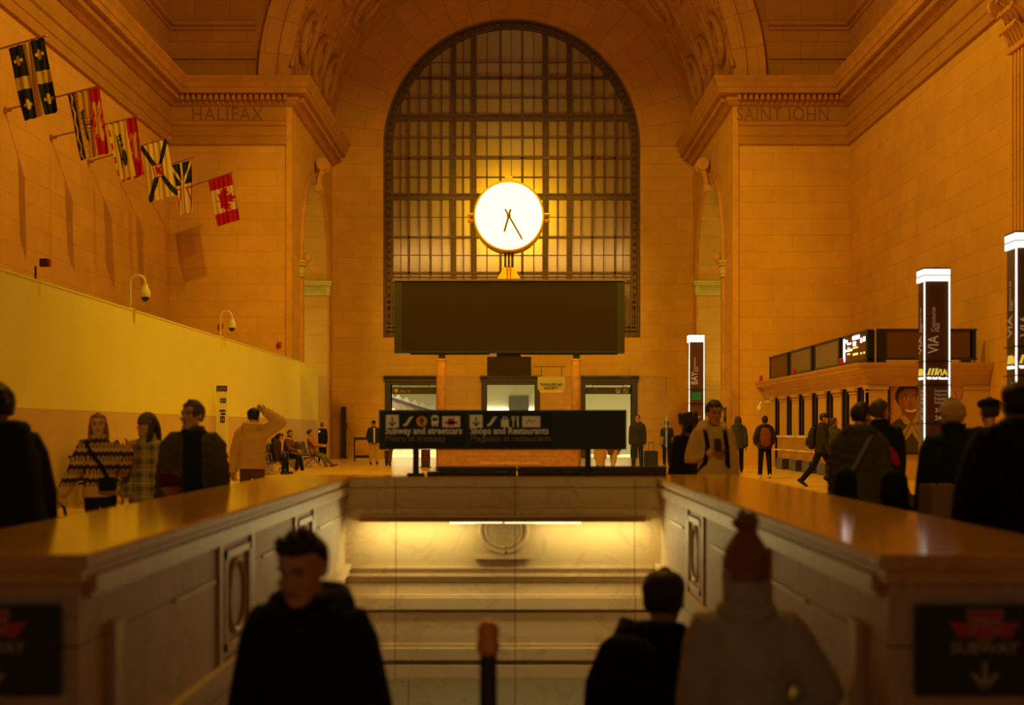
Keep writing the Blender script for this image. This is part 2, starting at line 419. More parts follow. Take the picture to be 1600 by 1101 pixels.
# recess side walls with their tall arches
AY, AR, AZ = 60.2, 3.75, 7.95
def niche_side(x0, x1, name, label):
    pts = [(YF + .04, 0), (AY - AR, 0), (AY - AR, AZ)]
    for k in range(1, 24): a = PI - PI * k / 24; pts.append((AY + AR * math.cos(a), AZ + AR * math.sin(a)))
    pts += [(AY + AR, AZ), (AY + AR, 0), (YB, 0), (YB, 14.5), (YF + .04, 14.5)]
    struct(name, MB().prism(pts, 'X', x0, x1), 'stone_side', label)
niche_side(XL - 1.2, XL, 'wall_recess_left', 'left side wall of the recess with a tall arch')
niche_side(XR, XR + 1.2, 'wall_recess_right', 'right side wall of the recess with a tall arch')
def arch_trim(x, sgn, n):
    # archivolt, impost capitals, scroll keystone
    b = MB(); rs = []
    prof = [(0, 0), (.08, .07), (.3, .07), (.34, .12), (.42, .12), (.42, 0)]
    for k in range(33):
        a = PI * k / 32
        rs.append([(x + sgn * o, AY - (AR + r) * math.cos(a), AZ + (AR + r) * math.sin(a)) for r, o in prof])
    b.rings(rs)
    for yy, d in ((AY - AR, -1), (AY + AR, 1)):
        b.box(min(x, x + sgn * .1), max(x, x + sgn * .1), min(yy, yy + d * .42), max(yy, yy + d * .42), 0, AZ - .6)
    struct('trim_%d' % n, b, 'stone_trim', 'stone archivolt around the side arch of the recess', 60)
    b = MB()
    for yy, d in ((AY - AR, -1), (AY + AR, 1)):
        for z0, z1, e in ((AZ - .6, AZ - .48, .1), (AZ - .48, AZ - .16, .14), (AZ - .16, AZ - .06, .24), (AZ - .06, AZ + .03, .3)):
            ya, yb = sorted((yy - d * e, yy + d * (.42 + e)))
            xa, xb = sorted((x - sgn * 1.22, x + sgn * (.08 + e * .6)))
            b.box(xa, xb, ya, yb, z0, z1)
        for k in range(9):
            xx = x - sgn * (.1 + k * .12)
            b.sphere((xx, yy - d * .16, AZ - .32), (.045, .05, .12), 8, 6)
    struct('trim_%d' % (n + 1), b, 'niche_stone_lit', 'carved impost capitals of the side arch')
    b = MB()
    z = AZ + AR
    path = [(x + sgn * .12, AY, z - .28), (x + sgn * .2, AY, z - .12), (x + sgn * .16, AY, z + .1), (x + sgn * .22, AY, z + .4), (x + sgn * .34, AY, z + .7), (x + sgn * .42, AY, z + .88)]
    b.loft(path, [(.26, .13), (.28, .16), (.26, .12), (.28, .13), (.32, .16), (.34, .18)], side=(0, 1, 0), n=12)
    for s_ in (-1, 1):
        b.lathe([(.02, -.06), (.26, -.05), (.26, .05), (.1, .08), (.02, .05)], (x + sgn * .36, AY + s_ * .3, z + .82), 'Y', 18)
        b.lathe([(.02, -.05), (.15, -.05), (.15, .05), (.02, .05)], (x + sgn * .18, AY + s_ * .26, z - .18), 'Y', 16)
    struct('trim_%d' % (n + 2), b, 'stone_trim', 'carved scroll keystone over the side arch', 50)
    b = MB(); yy = AY - AR - .05; zz = 8.15
    b.sphere((x + sgn * .2, yy, zz), (.2, .22, .2)); b.loft([(x + sgn * .1, yy, zz - .15), (x + sgn * .2, yy, zz - .4), (x + sgn * .1, yy, zz - .65)], [.13, .1, .05], n=10)
    struct('trim_%d' % (n + 3), b, 'stone_trim', 'carved stone bracket beside the side arch', 60)
arch_trim(XL, 1, 3); arch_trim(XR, -1, 7)
# lit side passages seen through the arches
for sg, xi, nm in ((-1, XL, 'left'), (1, XR, 'right')):
    xo = xi + sg * 5.0
    b = MB().box(min(xo, xo + sg * .3), max(xo, xo + sg * .3), YF + .6, YB + 1, 0, 14)
    b.box(min(xi + sg * 1.2, xo), max(xi + sg * 1.2, xo), YB - .3, YB + .6, 0, 14).box(min(xi + sg * 1.2, xo), max(xi + sg * 1.2, xo), YF + .6, YF + .9, 0, 14)
    b.box(min(xi + sg * 1.2, xo), max(xi + sg * 1.2, xo), YF + .6, YB + .6, 13.8, 14.1)
    for k in range(4):
        for zz in (1, 4.6, 8.2):
            ya, xa = YF + 1.6 + k * 2.9, xo - sg * .03
            for p_, q_ in (((ya, zz), (ya + 2, zz)), ((ya, zz + 2.8), (ya + 2, zz + 2.8)), ((ya, zz), (ya, zz + 2.8)), ((ya + 2, zz), (ya + 2, zz + 2.8))):
                b.obox((xa, p_[0], p_[1]), (xa, q_[0], q_[1]), .1, .1, up=(1, 0, 0))
    struct('wall_passage_' + nm, b, 'niche_stone_lit', 'lit stone passage beyond the %s side arch' % nm)

# back wall with three doorways and the arched window
DOORS = [(-6.03, -3.42), (-1.56, 1.14), (3.02, 5.66)]; DH = 3.42
def back_half(sg):
    pts = []
    def mx(x): return x
    if sg < 0:
        pts = [(XL - 1.3, 0), (DOORS[0][0] + .24, 0), (DOORS[0][0] + .24, DH), (DOORS[0][1] - .24, DH), (DOORS[0][1] - .24, 0), (DOORS[1][0] + .24, 0), (DOORS[1][0] + .24, DH), (XW, DH), (XW, ZS), (XW - RW, ZS), (XW - RW, ZV)]
        for k in range(1, 33): a = PI - (PI / 2) * k / 32; pts.append((XW + RW * math.cos(a), ZV + RW * math.sin(a)))
        pts += [(XW, 24), (XL - 1.3, 24)]
    else:
        pts = [(XR + 1.3, 0), (DOORS[2][1] - .24, 0), (DOORS[2][1] - .24, DH), (DOORS[2][0] + .24, DH), (DOORS[2][0] + .24, 0), (DOORS[1][1] - .24, 0), (DOORS[1][1] - .24, DH), (XW, DH), (XW, ZS), (XW + RW, ZS), (XW + RW, ZV)]
        for k in range(1, 33): a = (PI / 2) * k / 32; pts.append((XW + RW * math.cos(a), ZV + RW * math.sin(a)))
        pts += [(XW, 24), (XR + 1.3, 24)]
    return pts
lo, hi = MB(), MB()
b = MB(); b.prism(back_half(-1), 'Y', YB, YB + .9); b.prism(back_half(1), 'Y', YB, YB + .9)
struct('wall_back', b, 'stone_end', 'back wall of the recess around the arched window and doorways')
# voussoir ring that lies on the back wall
b = MB().arc_ring(XW, ZV, RW, 8.5, YB - .05, YB + .02, 0, PI, 64)
struct('trim_11', b, 'stone_arch', 'ring of wedge shaped stones around the arched window')

# recess barrel vault with carved rosettes
b = MB(); rs = []
for k in range(41):
    a = PI * k / 40; c, d = math.cos(a), math.sin(a)
    rs.append([(XC + RV * c, YF, ZV + RV * d), (XC + RV * c, YB + .1, ZV + RV * d), (XC + (RV + .5) * c, YB + .1, ZV + (RV + .5) * d), (XC + (RV + .5) * c, YF, ZV + (RV + .5) * d)])
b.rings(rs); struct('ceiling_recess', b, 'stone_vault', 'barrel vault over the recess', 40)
b = MB()
def on_vault(th, y, out=0): r = RV - out; return Vector((XC - r * math.cos(th), y, ZV + r * math.sin(th)))
for row in range(7):
    th = math.radians(15 + row * 25)
    for y in (55.6, 58.8, 62.0, 65.2):
        if y < 65:
            pts = []
            for k in range(25):
                a = 2 * PI * k / 24; pts.append(on_vault(th + .11 * math.sin(a), y + .95 * math.cos(a), .11))
            b.tube(pts, .15, 6)
            pts = []
            for k in range(17):
                a = 2 * PI * k / 16; pts.append(on_vault(th + .045 * math.sin(a), y + .4 * math.cos(a), .04))
            b.tube(pts, .1, 6)
        for s_ in (-1, 1):
            for t_ in (-1, 1):
                b.tube([on_vault(th + t_ * .10, y - 1.55 + s_ * .12, .03), on_vault(th + t_ * .19, y - 1.55 + s_ * .5, .03)], .08, 6, True)
struct('trim_12', b, 'stone_vault', 'carved rosettes and slanting bars on the recess vault', 60)

# entablature and cornice
low = [(-.05, ZE0), (.10, ZE0), (.10, ZE0 + .3), (.13, ZE0 + .32), (.13, ZE0 + .66), (.20, ZE0 + .72), (.22, ZE0 + .85), (.14, ZE0 + .88), (.07, ZE0 + .92), (.07, 13.58), (-.05, 13.58)]
up_ = [(-.05, 13.55), (.12, 13.55), (.18, 13.6), (.24, 13.66), (.24, 13.70), (.30, 13.72), (.30, 13.94), (.62, 13.94), (.64, 14.12), (.68, 14.14), (.72, 14.3), (.82, 14.46), (.84, ZE1), (-.05, ZE1)]
for sg, xh, xr, nm, n in ((1, XHL, XL, 'left', 13), (-1, XHR, XR, 'right', 17)):
    def pth(pp): return pp if sg > 0 else [(x, y) for x, y in pp][::-1]
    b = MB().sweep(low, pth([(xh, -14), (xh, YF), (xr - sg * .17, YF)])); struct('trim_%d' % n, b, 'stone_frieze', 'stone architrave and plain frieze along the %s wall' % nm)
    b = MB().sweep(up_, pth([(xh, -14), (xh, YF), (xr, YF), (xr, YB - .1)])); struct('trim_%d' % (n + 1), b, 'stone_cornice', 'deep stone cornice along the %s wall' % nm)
    b = MB()
    y = 14.0
    while y < YF - .4:
        xa, xb = sorted((xh + sg * .28, xh + sg * .46)); b.box(xa, xb, y, y + .13, 13.72, 13.93); y += .215
    x = xh + sg * .5
    while (xr - sg * .1 - x) * sg > 0:
        xa, xb = sorted((x, x + sg * .13)); b.box(xa, xb, YF - .46, YF - .28, 13.72, 13.93)
        b.sphere((x + sg * .065, YF - .26, 13.64), (.05, .05, .05), 6, 4); x += sg * .215
    y = YF
    while y < YB - .3:
        xa, xb = sorted((xr + sg * .28, xr + sg * .46)); b.box(xa, xb, y, y + .13, 13.72, 13.93); y += .215
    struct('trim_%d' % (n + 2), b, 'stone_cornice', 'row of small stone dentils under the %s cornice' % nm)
    # attic above: wall, ledges
    xa, xb = sorted((xh, xh - sg * .6))
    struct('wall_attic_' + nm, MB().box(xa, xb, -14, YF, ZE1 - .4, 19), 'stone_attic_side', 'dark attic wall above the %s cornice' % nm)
    lg = [(-.05, 15.32), (.09, 15.34), (.12, 15.45), (-.05, 15.47), (-.05, 16.42), (.06, 16.44), (.06, 16.55), (.2, 16.6), (.24, 16.72), (-.05, 16.74)]
    xe = XC - sg * 9.75
    b = MB()
    for l in (lg[:4], lg[4:]): b.sweep(l, pth([(xh, -14), (xh, YF), (xe + sg * (0.0 if l is lg[:4] else .05), YF)]))
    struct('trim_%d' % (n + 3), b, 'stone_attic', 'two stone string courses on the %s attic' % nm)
# lunette above the recess arch (in two halves around the opening)
b = MB()
for sg in (-1, 1):
    pts = [(XC + sg * RV, ZE1 - .4), (XC + sg * RV, ZV)]
    for k in range(1, 29): a = (PI / 2) * k / 28; pts.append((XC + sg * RV * math.cos(a), ZV + RV * math.sin(a)))
    pts += [(XC, 29), (XC + sg * 13.4, 29), (XC + sg * 13.4, ZE1 - .4)]
    b.prism(pts, 'Y', YF + .02, YF + .55)
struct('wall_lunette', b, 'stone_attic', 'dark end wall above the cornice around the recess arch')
b = MB(); rs = []
prof = [(0, .02), (.02, -.14), (.3, -.16), (.34, -.22), (.5, -.22), (.54, -.12), (1.05, -.12), (1.1, -.2), (1.22, -.2), (1.24, .02)]
for k in range(57):
    a = -.01 + (PI + .02) * k / 56
    rs.append([(XC + (RV + r) * math.cos(a), YF + o, ZV + (RV + r) * math.sin(a)) for r, o in prof])
b.rings(rs); struct('trim_21', b, 'stone_arch', 'moulded stone ring on the front of the recess arch', 40)
# main ceiling, out of the frame above
b = MB(); rs = []
for k in range(25):
    a = PI * k / 24; c, d = math.cos(a), math.sin(a); r = 13.2
    rs.append([(XC + r * c, -14, 19 + 9.3 * d), (XC + r * c, YF + .4, 19 + 9.3 * d), (XC + (r + .4) * c, YF + .4, 19 + 9.7 * d), (XC + (r + .4) * c, -14, 19 + 9.7 * d)])
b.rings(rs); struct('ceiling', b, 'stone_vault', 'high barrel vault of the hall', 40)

# engraved city names on the friezes
for n_, body, pa, pb in ((22, 'HALIFAX', 299, 412), (23, 'SAINT JOHN', 1150, 1294)):
    me = text_mesh(body, .74, Matrix(), spacing=1.1); wd = max(v.co.x for v in me.vertices); bpy.data.meshes.remove(me)
    t = TX(); t.add(body, .74, (PX(pa, 53.8), YF - .073, 13.0), xscale=(PX(pb, 53.8) - PX(pa, 53.8)) / wd, spacing=1.1, extrude=.004)
    o = t.build('trim_%d' % n_, 'stone_letter'); tag(o, 'engraved letters %s on the stone frieze' % body, kind='structure')

# pilaster with capital at the right edge of the view
b = MB(); px0, py0 = XHR, 34.9
b.box(XHR - .45, XHR + .1, 33.7, py0, 0, 10.6)
for k in range(5): b.box(XHR - .5, XHR - .43, 33.78 + k * .24, 33.9 + k * .24, .6, 10.5)
struct('trim_24', b, 'stone_side', 'flat stone pilaster against the right wall')
b = MB()
b.box(XHR - .55, XHR + .1, 33.6, py0 + .1, 10.55, 10.68)
b.loft([(XHR - .2, 34.3, 10.65), (XHR - .2, 34.3, 11.2), (XHR - .25, 34.3, 11.7), (XHR - .3, 34.3, 11.95)], [(.28, .6), (.3, .64), (.4, .76), (.52, .9)], n=16, ends=False, sq=.5)
b.box(XHR - .85, XHR + .1, 33.35, py0 + .4, 11.92, 12.1)
for r_, (zz, ee, cnt) in enumerate(((10.95, .06, 5), (11.35, .12, 4), (11.7, .2, 2))):
    for k in range(cnt):
        yy = 33.75 + (k + .5) * 1.1 / cnt
        b.loft([(XHR - .48, yy, zz - .25), (XHR - .56 - ee * .4, yy, zz), (XHR - .70 - ee, yy, zz + .14), (XHR - .74 - ee, yy, zz + .02)], [(.11, .05), (.13, .05), (.1, .05), (.05, .04)], side=(0, 1, 0), n=8)
        xx = XHR - .5 + (k + .5) * .5 / cnt
        b.loft([(xx, py0 - .02, zz - .25), (xx, py0 + .08, zz), (xx, py0 + .24 + ee, zz + .14), (xx, py0 + .28 + ee, zz + .02)], [(.1, .05), (.12, .05), (.1, .05), (.05, .04)], side=(1, 0, 0), n=8)
for yy in (33.45, py0 + .3):
    b.lathe([(.02, -.1), (.22, -.1), (.22, .1), (.02, .1)], (XHR - .72, yy, 11.8), 'Y', 16)
struct('trim_25', b, 'stone_trim', 'leafy carved capital of the right pilaster', 50)

# ------------------------------------------------------------------ the great arched window
YW = YB + .35
root = thing('window_1', 'great arched window of bronze bars and dim panes', None, (XW, YW, ZS)); root['kind'] = 'structure'
b = MB()
pts = [(XW - RW + .05, ZS + .6), (XW - RW + .05, ZV)]
for k in range(1, 64): a = PI - PI * k / 64; pts.append((XW + (RW - .05) * math.cos(a), ZV + (RW - .05) * math.sin(a)))
pts += [(XW + RW - .05, ZV), (XW + RW - .05, ZS + .6)]
n_ = len(pts); b._add([(x, YW + .08, z) for x, z in pts], [list(range(n_))])
b.build('pane', 'window_pane', root)
b = MB()   # outer frame
for r0, r1, y0, y1 in ((RW - .12, RW + .02, -.14, .1), (RW - .36, RW - .14, -.06, .1), (RW - .44, RW - .36, -.12, .1)):
    b.arc_ring(XW, ZV, r0, r1, YW + y0, YW + y1, 0, PI, 64)
    for s_ in (-1, 1):
        xa, xb = sorted((XW + s_ * r0, XW + s_ * r1)); b.box(xa, xb, YW + y0, YW + y1, ZS, ZV)
for k in range(110):    # small cast ornaments along the frame
    t_ = k / 109; L = ZV - ZS
    tot = 2 * L + PI * RW; q = t_ * tot; r = RW - .25
    if q < L: x, z, an = XW - r, ZS + q, 0
    elif q > tot - L: x, z, an = XW + r, ZS + (tot - q), 0
    else: a = PI - (q - L) / RW; x, z = XW + r * math.cos(a), ZV + r * math.sin(a)
    b.sphere((x, YW - .07, z), (.07, .05, .07), 6, 4)
b.build('window_frame', 'bronze_window', root)
def hspan(x): return ZV + math.sqrt(max((RW - .4) ** 2 - (x - XW) ** 2, 0))
def xspan(z): return RW - .4 if z < ZV else math.sqrt(max((RW - .4) ** 2 - (z - ZV) ** 2, .0))
VX = [PX(p, YB) for p in (638, 672, 708, 740, 782, 816, 852, 890, 926, 962)]
HZ = [PZ(p, YB) for p in (119, 182, 245, 306, 369, 425)]
b = MB()
for i, x in enumerate(VX):
    wd = .26 if i in (2, 3, 6, 7) else .1
    zt = hspan(x)
    if wd > .2:
        b.box(x - .13, x - .08, YW - .12, YW + .1, ZS + .5, zt); b.box(x + .08, x + .13, YW - .12, YW + .1, ZS + .5, zt); b.box(x - .08, x + .08, YW - .02, YW + .1, ZS + .5, zt)
        z = ZS + .7; k = 0
        while z < zt - .2:
            b.box(x - .045, x + .045, YW - .07, YW, z, z + (.2 if k % 3 else .09)); z += .33; k += 1
    else: b.box(x - wd / 2, x + wd / 2, YW - .08, YW + .1, ZS + .5, zt)
b.build('mullion', 'bronze_window', root)
b = MB()
for i, z in enumerate(HZ):
    xs = xspan(z); thick = i in (1, 3)
    if thick:
        for zz in (z - .14, z + .1): b.box(XW - xs, XW + xs, YW - .1, YW + .1, zz, zz + .06)
        b.box(XW - xs, XW + xs, YW - .0, YW + .1, z - .1, z + .1)
    else: b.box(XW - xs, XW + xs, YW - .08, YW + .1, z - .05, z + .05)
for z0, z1 in ((PZ(437, YB) - .12, PZ(437, YB) + .04), (ZS + .0, ZS + .6)): b.box(XW - RW + .4, XW + RW - .4, YW - .05, YW + .1, z0, z1)
b.build('transom', 'bronze_window', root)
b = MB()   # thin glazing bars
xsall = [XW - RW + .42] + VX + [XW + RW - .42]
for i in range(len(xsall) - 1):
    x = (xsall[i] + xsall[i + 1]) / 2; b.box(x - .016, x + .016, YW + .01, YW + .1, ZS + .6, hspan(x))
zz = [PZ(437, YB)] + HZ[::-1] + [PZ(70, YB)]
for i in range(len(zz) - 1):
    z = (zz[i] + zz[i + 1]) / 2; xs = xspan(z); b.box(XW - xs, XW + xs, YW + .01, YW + .1, z - .014, z + .014)
b.build('glazing_bar', 'bronze_window', root)
b = MB()   # balcony grille at the foot of the window
zb = PZ(468, YB); za = PZ(515, YB)
for s_ in (-1, 1):
    xa, xb = sorted((XW + s_ * (RW - .15), XW + s_ * (RW - 1.8)))
    for z in (za, za + .2, zb - .25, zb): b.box(xa, xb, YW - .26, YW - .2, z - .04, z + .04)
    k = xa
    while k < xb: b.box(k - .03, k + .03, YW - .25, YW - .21, za, zb + .22); k += .23
b.build('railing', 'bronze_window', root)
# wall behind the glass
struct('wall_behind_window', MB().box(-8, 8, YB + 4.2, YB + 4.5, 4.2, 22).box(-8, 8, YB + .9, YB + 4.4, 4.0, 4.3), 'dark_inner', 'plain dark inner wall behind the arched window')

# ------------------------------------------------------------------ doorways and the corridor beyond
for i, (x0, x1) in enumerate(DOORS):
    r = thing('door_%d' % (i + 1), None, None, ((x0 + x1) / 2, YB, 0)); r['kind'] = 'structure'
    r['label'] = ['left', 'middle', 'right'][i] + ' bronze framed doorway in the back wall'
    b = MB()
    for s_ in (0, 1):
        xa = x0 if s_ == 0 else x1 - .24; b.box(xa, xa + .24, YB - .12, YB + .9, 0, DH); b.box(xa + .05, xa + .19, YB - .16, YB, .1, DH)
    b.box(x0, x1, YB - .12, YB + .9, DH, DH + .12); b.box(x0 - .04, x1 + .04, YB - .18, YB, DH + .12, DH + .24)
    b.sweep([(0, DH + .24), (.2, DH + .24), (.3, DH + .34), (.3, DH + .4), (0, DH + .4)], [(x0 - .06, YB), (x1 + .06, YB)])
    b.build('door_frame', 'bronze_dark', r)
b = MB().box(-9, 9, 79.5, 79.8, 0, 4.3).box(-9.3, -9, YB + .9, 79.8, 0, 4.3).box(9, 9.3, YB + .9, 79.8, 0, 4.3)
b.box(-2.3, -2.1, YB + .9, 79.6, 0, 4.2).box(1.7, 1.9, YB + .9, 79.6, 0, 4.2)
struct('wall_corridor', b, 'corridor_white', 'pale walls of the corridor beyond the doorways')
struct('ceiling_corridor', MB().box(-9.3, 9.3, YB + .9, 79.8, 4.0, 4.2), 'corridor_white', 'pale ceiling of the corridor beyond the doorways')

# ------------------------------------------------------------------ stairwell
ZC = .946
def coping(name, b, label):     # polished top, honed edges
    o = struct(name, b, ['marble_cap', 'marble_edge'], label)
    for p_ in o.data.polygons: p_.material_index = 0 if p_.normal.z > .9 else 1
def side_wall(x_in, x_out, sg, nm):
    b = MB(); xa, xb = sorted((x_in, x_out)); b.box(xa, xb, 4.95, 13.3, -4.2, ZC - .06)
    struct('wall_stairwell_' + nm, b, 'marble_side', 'marble parapet wall on the %s of the stairwell' % nm)
    b = MB()     # carved work on the stair side: skirting, pilaster strips, framed ovals
    X = x_in
    def bx(d, y0, y1, z0, z1): xa, xb = sorted((X, X + sg * d)); b.box(xa, xb, y0, y1, z0, z1)
    bx(.05, 5.05, 12.75, .12, .17); bx(.035, 5.05, 12.75, .07, .12); bx(.02, 5.05, 12.75, .78, .80); bx(.035, 5.05, 12.75, .80, .86)
    for yc in (7.72, 10.2):
        y0, y1 = yc - .36, yc + .36
        bx(.018, y0 - .12, y0 - .04, .17, .78); bx(.018, y1 + .04, y1 + .12, .17, .78)
        bx(.022, y0, y0 + .05, .22, .74); bx(.022, y1 - .05, y1, .22, .74); bx(.022, y0, y1, .22, .26); bx(.022, y0, y1, .70, .74)
        pts = [(X + sg * .008, yc + .22 * math.cos(2 * PI * k / 28), .48 + .19 * math.sin(2 * PI * k / 28)) for k in range(29)]
        b.tube(pts, .016, 6)
    bx(.03, 5.3, 5.42, -1.0, .66)
    for yc in (6.75, 8.95, 11.4):
        bx(.010, yc - .42, yc + .42, .60, .62)
    struct('trim_%d' % (26 if sg > 0 else 28), b, 'marble', 'carved mouldings and oval plates on the %s parapet' % nm)
    b = MB(); xa, xb = sorted((x_in + sg * .045, x_out - sg * .03))
    prof = [(-.0, ZC - .1), (.02, ZC - .1), (.03, ZC - .065), (.05, ZC - .06), (.05, ZC - .01), (.04, ZC)]
    b.box(xa, xb, 4.89, 13.35, ZC - .055, ZC, .012); xa, xb = sorted((x_in + sg * .02, x_out)); b.box(xa, xb, 4.92, 13.3, ZC - .1, ZC - .055)
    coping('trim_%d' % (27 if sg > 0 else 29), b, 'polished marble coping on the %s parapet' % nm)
side_wall(WX0, -2.2, 1, 'left'); side_wall(WX1, 2.05, -1, 'right')
b = MB().box(WX0, WX1, WY1, 13.3, -.88, ZC - .06).box(WX0, WX1, WY1 + .35, 13.6, -4.2, -.8)
Y0 = WY1
struct('wall_stairwell_end', b, 'marble', 'marble wall that closes the far end of the stairwell')
def ebox(d, py0, py1, x0=WX0, x1=WX1): b.box(x0, x1, Y0 - d, Y0 + .02, PZ(py1, Y0), PZ(py0, Y0))
b = MB(); ebox(.05, 748, 760); ebox(.16, 793, 812, -1.42, 1.2); ebox(.03, 760, 793)
ebox(.022, 885, 888); ebox(.03, 896, 900); ebox(.05, 928, 932); ebox(.075, 932, 950); ebox(.05, 956, 1004); ebox(.07, 1004, 1010); ebox(.10, 1010, 1028); ebox(.11, 1036, 1055)
ebox(.06, 866, 872, PX(742, Y0), PX(828, Y0))
pts = [(PX(787, Y0) + .21 * math.cos(2 * PI * k / 32), Y0 - .01, PZ(828, Y0) + .2 * math.sin(2 * PI * k / 32)) for k in range(33)]
b.tube(pts, .022, 8)
pts = [(PX(787, Y0) + .16 * math.cos(2 * PI * k / 32), Y0 - .0, PZ(828, Y0) + .155 * math.sin(2 * PI * k / 32)) for k in range(33)]
b.tube(pts, .014, 8)
struct('trim_30', b, 'marble', 'ledge, mouldings and round medallion on the stairwell end wall')
b = MB().box(WX0, WX1, WY1 - .045, 13.34, ZC - .055, ZC, .012); coping('trim_31', b, 'polished marble coping on the far end of the stairwell')
b = MB().box(WX0, WX1, WY1 + .3, WY1 + .36, -4.2, PZ(1066, Y0)); struct('wall_stairwell_foot', b, 'marble_tile', 'pale tall tiles at the foot of the stairwell end wall')
b = MB()
k = 0; y = WY0
while y < 12.0:
    b.box(WX0, WX1, y, y + .36, -.25 - .15 * (k + 1), -.15 * (k + 1)); b.box(WX0, WX1, y, y + .05, -.15 * (k + 1) - .02, -.15 * (k + 1) + .004)
    y += .30; k += 1
b.box(WX0, WX1, y, 13.2, -.15 * k - .3, -.15 * k)
struct('stairs', b, 'step_stone', 'stone stairs going down between the parapets')

# ------------------------------------------------------------------ hoarding along the left wall
XH, YH = -7.9, 57.0
r = thing('hoarding', 'long white hoarding with a grey lower band along the left wall', 'hoarding', (XH, 36, 0))
MB().box(XH - .12, XH, 8, YH, 1.71, 3.81).build('white_panel', 'hoarding_white', r)
MB().box(XH - .12, XH, 8, YH, 0, 1.71).build('grey_panel', 'hoarding_grey', r)
b = MB().box(XH - .13, XH + .012, 8, YH, 3.81, 3.84)
b.build('top_rail', 'hoarding_white', r)

# ------------------------------------------------------------------ lamps of the hall, and added lights
def lamp(kind, name, loc, power, col, size=.3, aim=None, angle=None, blend=.5, shape=None):
    l = bpy.data.lights.new(name, kind); l.energy = power; l.color = col
    if kind == 'AREA':
        l.size = size if not isinstance(size, tuple) else size[0]
        if isinstance(size, tuple): l.shape = 'RECTANGLE'; l.size_y = size[1]
    else: l.shadow_soft_size = size
    if kind == 'SPOT': l.spot_size = math.radians(angle); l.spot_blend = blend
    o = bpy.data.objects.new(name, l); COL.objects.link(o); o.location = loc
    if aim is not None:
        d = Vector(aim) - Vector(loc); o.rotation_euler = d.to_track_quat('-Z', 'Y').to_euler()
    return o
AMB = (1, .56, .010)
lamp('SPOT', 'hall_light', (5.1, 27, 23.5), 10600, AMB, .35, (-12.5, 40, 4.5), 80, .8)
lamp('SPOT', 'hall_light', (-5.4, 27, 23.5), 10600, AMB, .35, (12.2, 41, 5), 80, .8)
lamp('SPOT', 'hall_light', (0, 24, 24.5), 6200, AMB, .5, (0, 22, 0), 100, 1)
lamp('SPOT', 'cornice_lamp', (-11.6, 24, 17.5), 15000, AMB, .3, (6, 66, 4), 34, .45)
lamp('SPOT', 'cornice_lamp', (11.2, 24, 17.5), 15000, AMB, .3, (-6, 66, 4), 34, .45)
lamp('SPOT', 'hall_light', (0, 46, 25), 9000, AMB, .5, (0, 45, 0), 76, 1)  # unseen flood added to brighten the far floor
lamp('POINT', 'hall_light', (0, 40, 18), 1100, (1, .70, .20), .12)  # unseen point light added for sparkles on the window glass
lamp('SPOT', 'front_fill', (3.5, -8, 15), 4200, (1, .60, .06), .5, (-7.5, 22, 1.6), 30, .7)  # unseen fill spots added behind the camera for people's fronts and the hoarding
lamp('SPOT', 'front_fill', (-2.5, -8, 15), 3600, (1, .60, .06), .5, (5.5, 24, 1.2), 34, .7)
for sg, xi in ((-1, XL), (1, XR)):
    lamp('POINT', 'passage_lamp', (xi + sg * 2.6, 61.0, 4.0), 120, (1, .95, .24), .3)
    lamp('POINT', 'passage_lamp', (xi + sg * 2.9, 59.5, 10.5), 46, (1, .95, .24), .3)
lamp('POINT', 'window_backlight', (PX(800, YB), YB + 1.05, 11.2), 1150, (1, .58, .012), .3)  # unseen light added behind the panes to imitate the glow around the clock
for k in range(9): lamp('POINT', 'window_backlight', (XW - 5.0 + k * 1.25, YB + 1.15, 9.3), 19, (1, .66, .27), .3)
for x in (-6.8, -4.6, -.2, 4.4, 6.6):
    lamp('AREA', 'corridor_lamp', (x, 72, 3.95), 210, (1, .88, .50), (2.2, 4), (x, 72, 0))
for px in (655, 925):
    x = PX(px, Y0); lamp('AREA', 'stair_lamp', (x, Y0 - .19, PZ(816, Y0)), 4.6, (1, .82, .26), (1.0, .06), (x, Y0 - .03, PZ(880, Y0)))
lamp('AREA', 'stair_lamp', (-.1, Y0 - .25, PZ(815, Y0)), 20, (1, .80, .32), (2.2, .08), (-.1, Y0 - 2.3, -.9))

lamp('AREA', 'lower_stair_lamp', (-.1, 11.9, -2.2), 5, (1, .84, .38), (2.2, .4), (-.1, 13.05, -1.5))
# ================================================================== FLAGS
def flag_mats():
    for n, c in dict(flag_blue=(.022, .028, .042), flag_white=(.62, .47, .22), flag_red=(.46, .012, .018), flag_gold=(.60, .36, .05), flag_dark=(.05, .05, .03),
                     flag_cream=(.70, .55, .26), flag_deepred=(.40, .02, .02)).items(): mat(n, c, .8, spec=.1)
flag_mats()
FM = ['flag_blue', 'flag_white', 'flag_red', 'flag_gold', 'flag_dark', 'flag_cream', 'flag_deepred']
BLUE, WHITE, RED, GOLD, DARK, CREAM, DRED = range(7)
def inpoly(x, y, p):
    c = False; j = len(p) - 1
    for i in range(len(p)):
        if (p[i][1] > y) != (p[j][1] > y) and x < (p[j][0] - p[i][0]) * (y - p[i][1]) / (p[j][1] - p[i][1]) + p[i][0]: c = not c
        j = i
    return c
LEAF = [(0, -.5), (.02, -.22), (.3, -.28), (.25, -.16), (.5, .06), (.4, .1), (.46, .26), (.3, .22), (.26, .3), (.12, .16), (.18, .46), (.09, .41), (0, .6)]
LEAF = LEAF + [(-x, y) for x, y in LEAF[::-1]]
LION = [(-.5, -.3), (-.4, -.5), (-.2, -.3), (.1, -.3), (.15, -.5), (.3, -.45), (.3, -.1), (.45, 0), (.5, .25), (.3, .4), (.15, .25), (-.2, .2), (-.4, .5), (-.5, .4), (-.35, .1)]
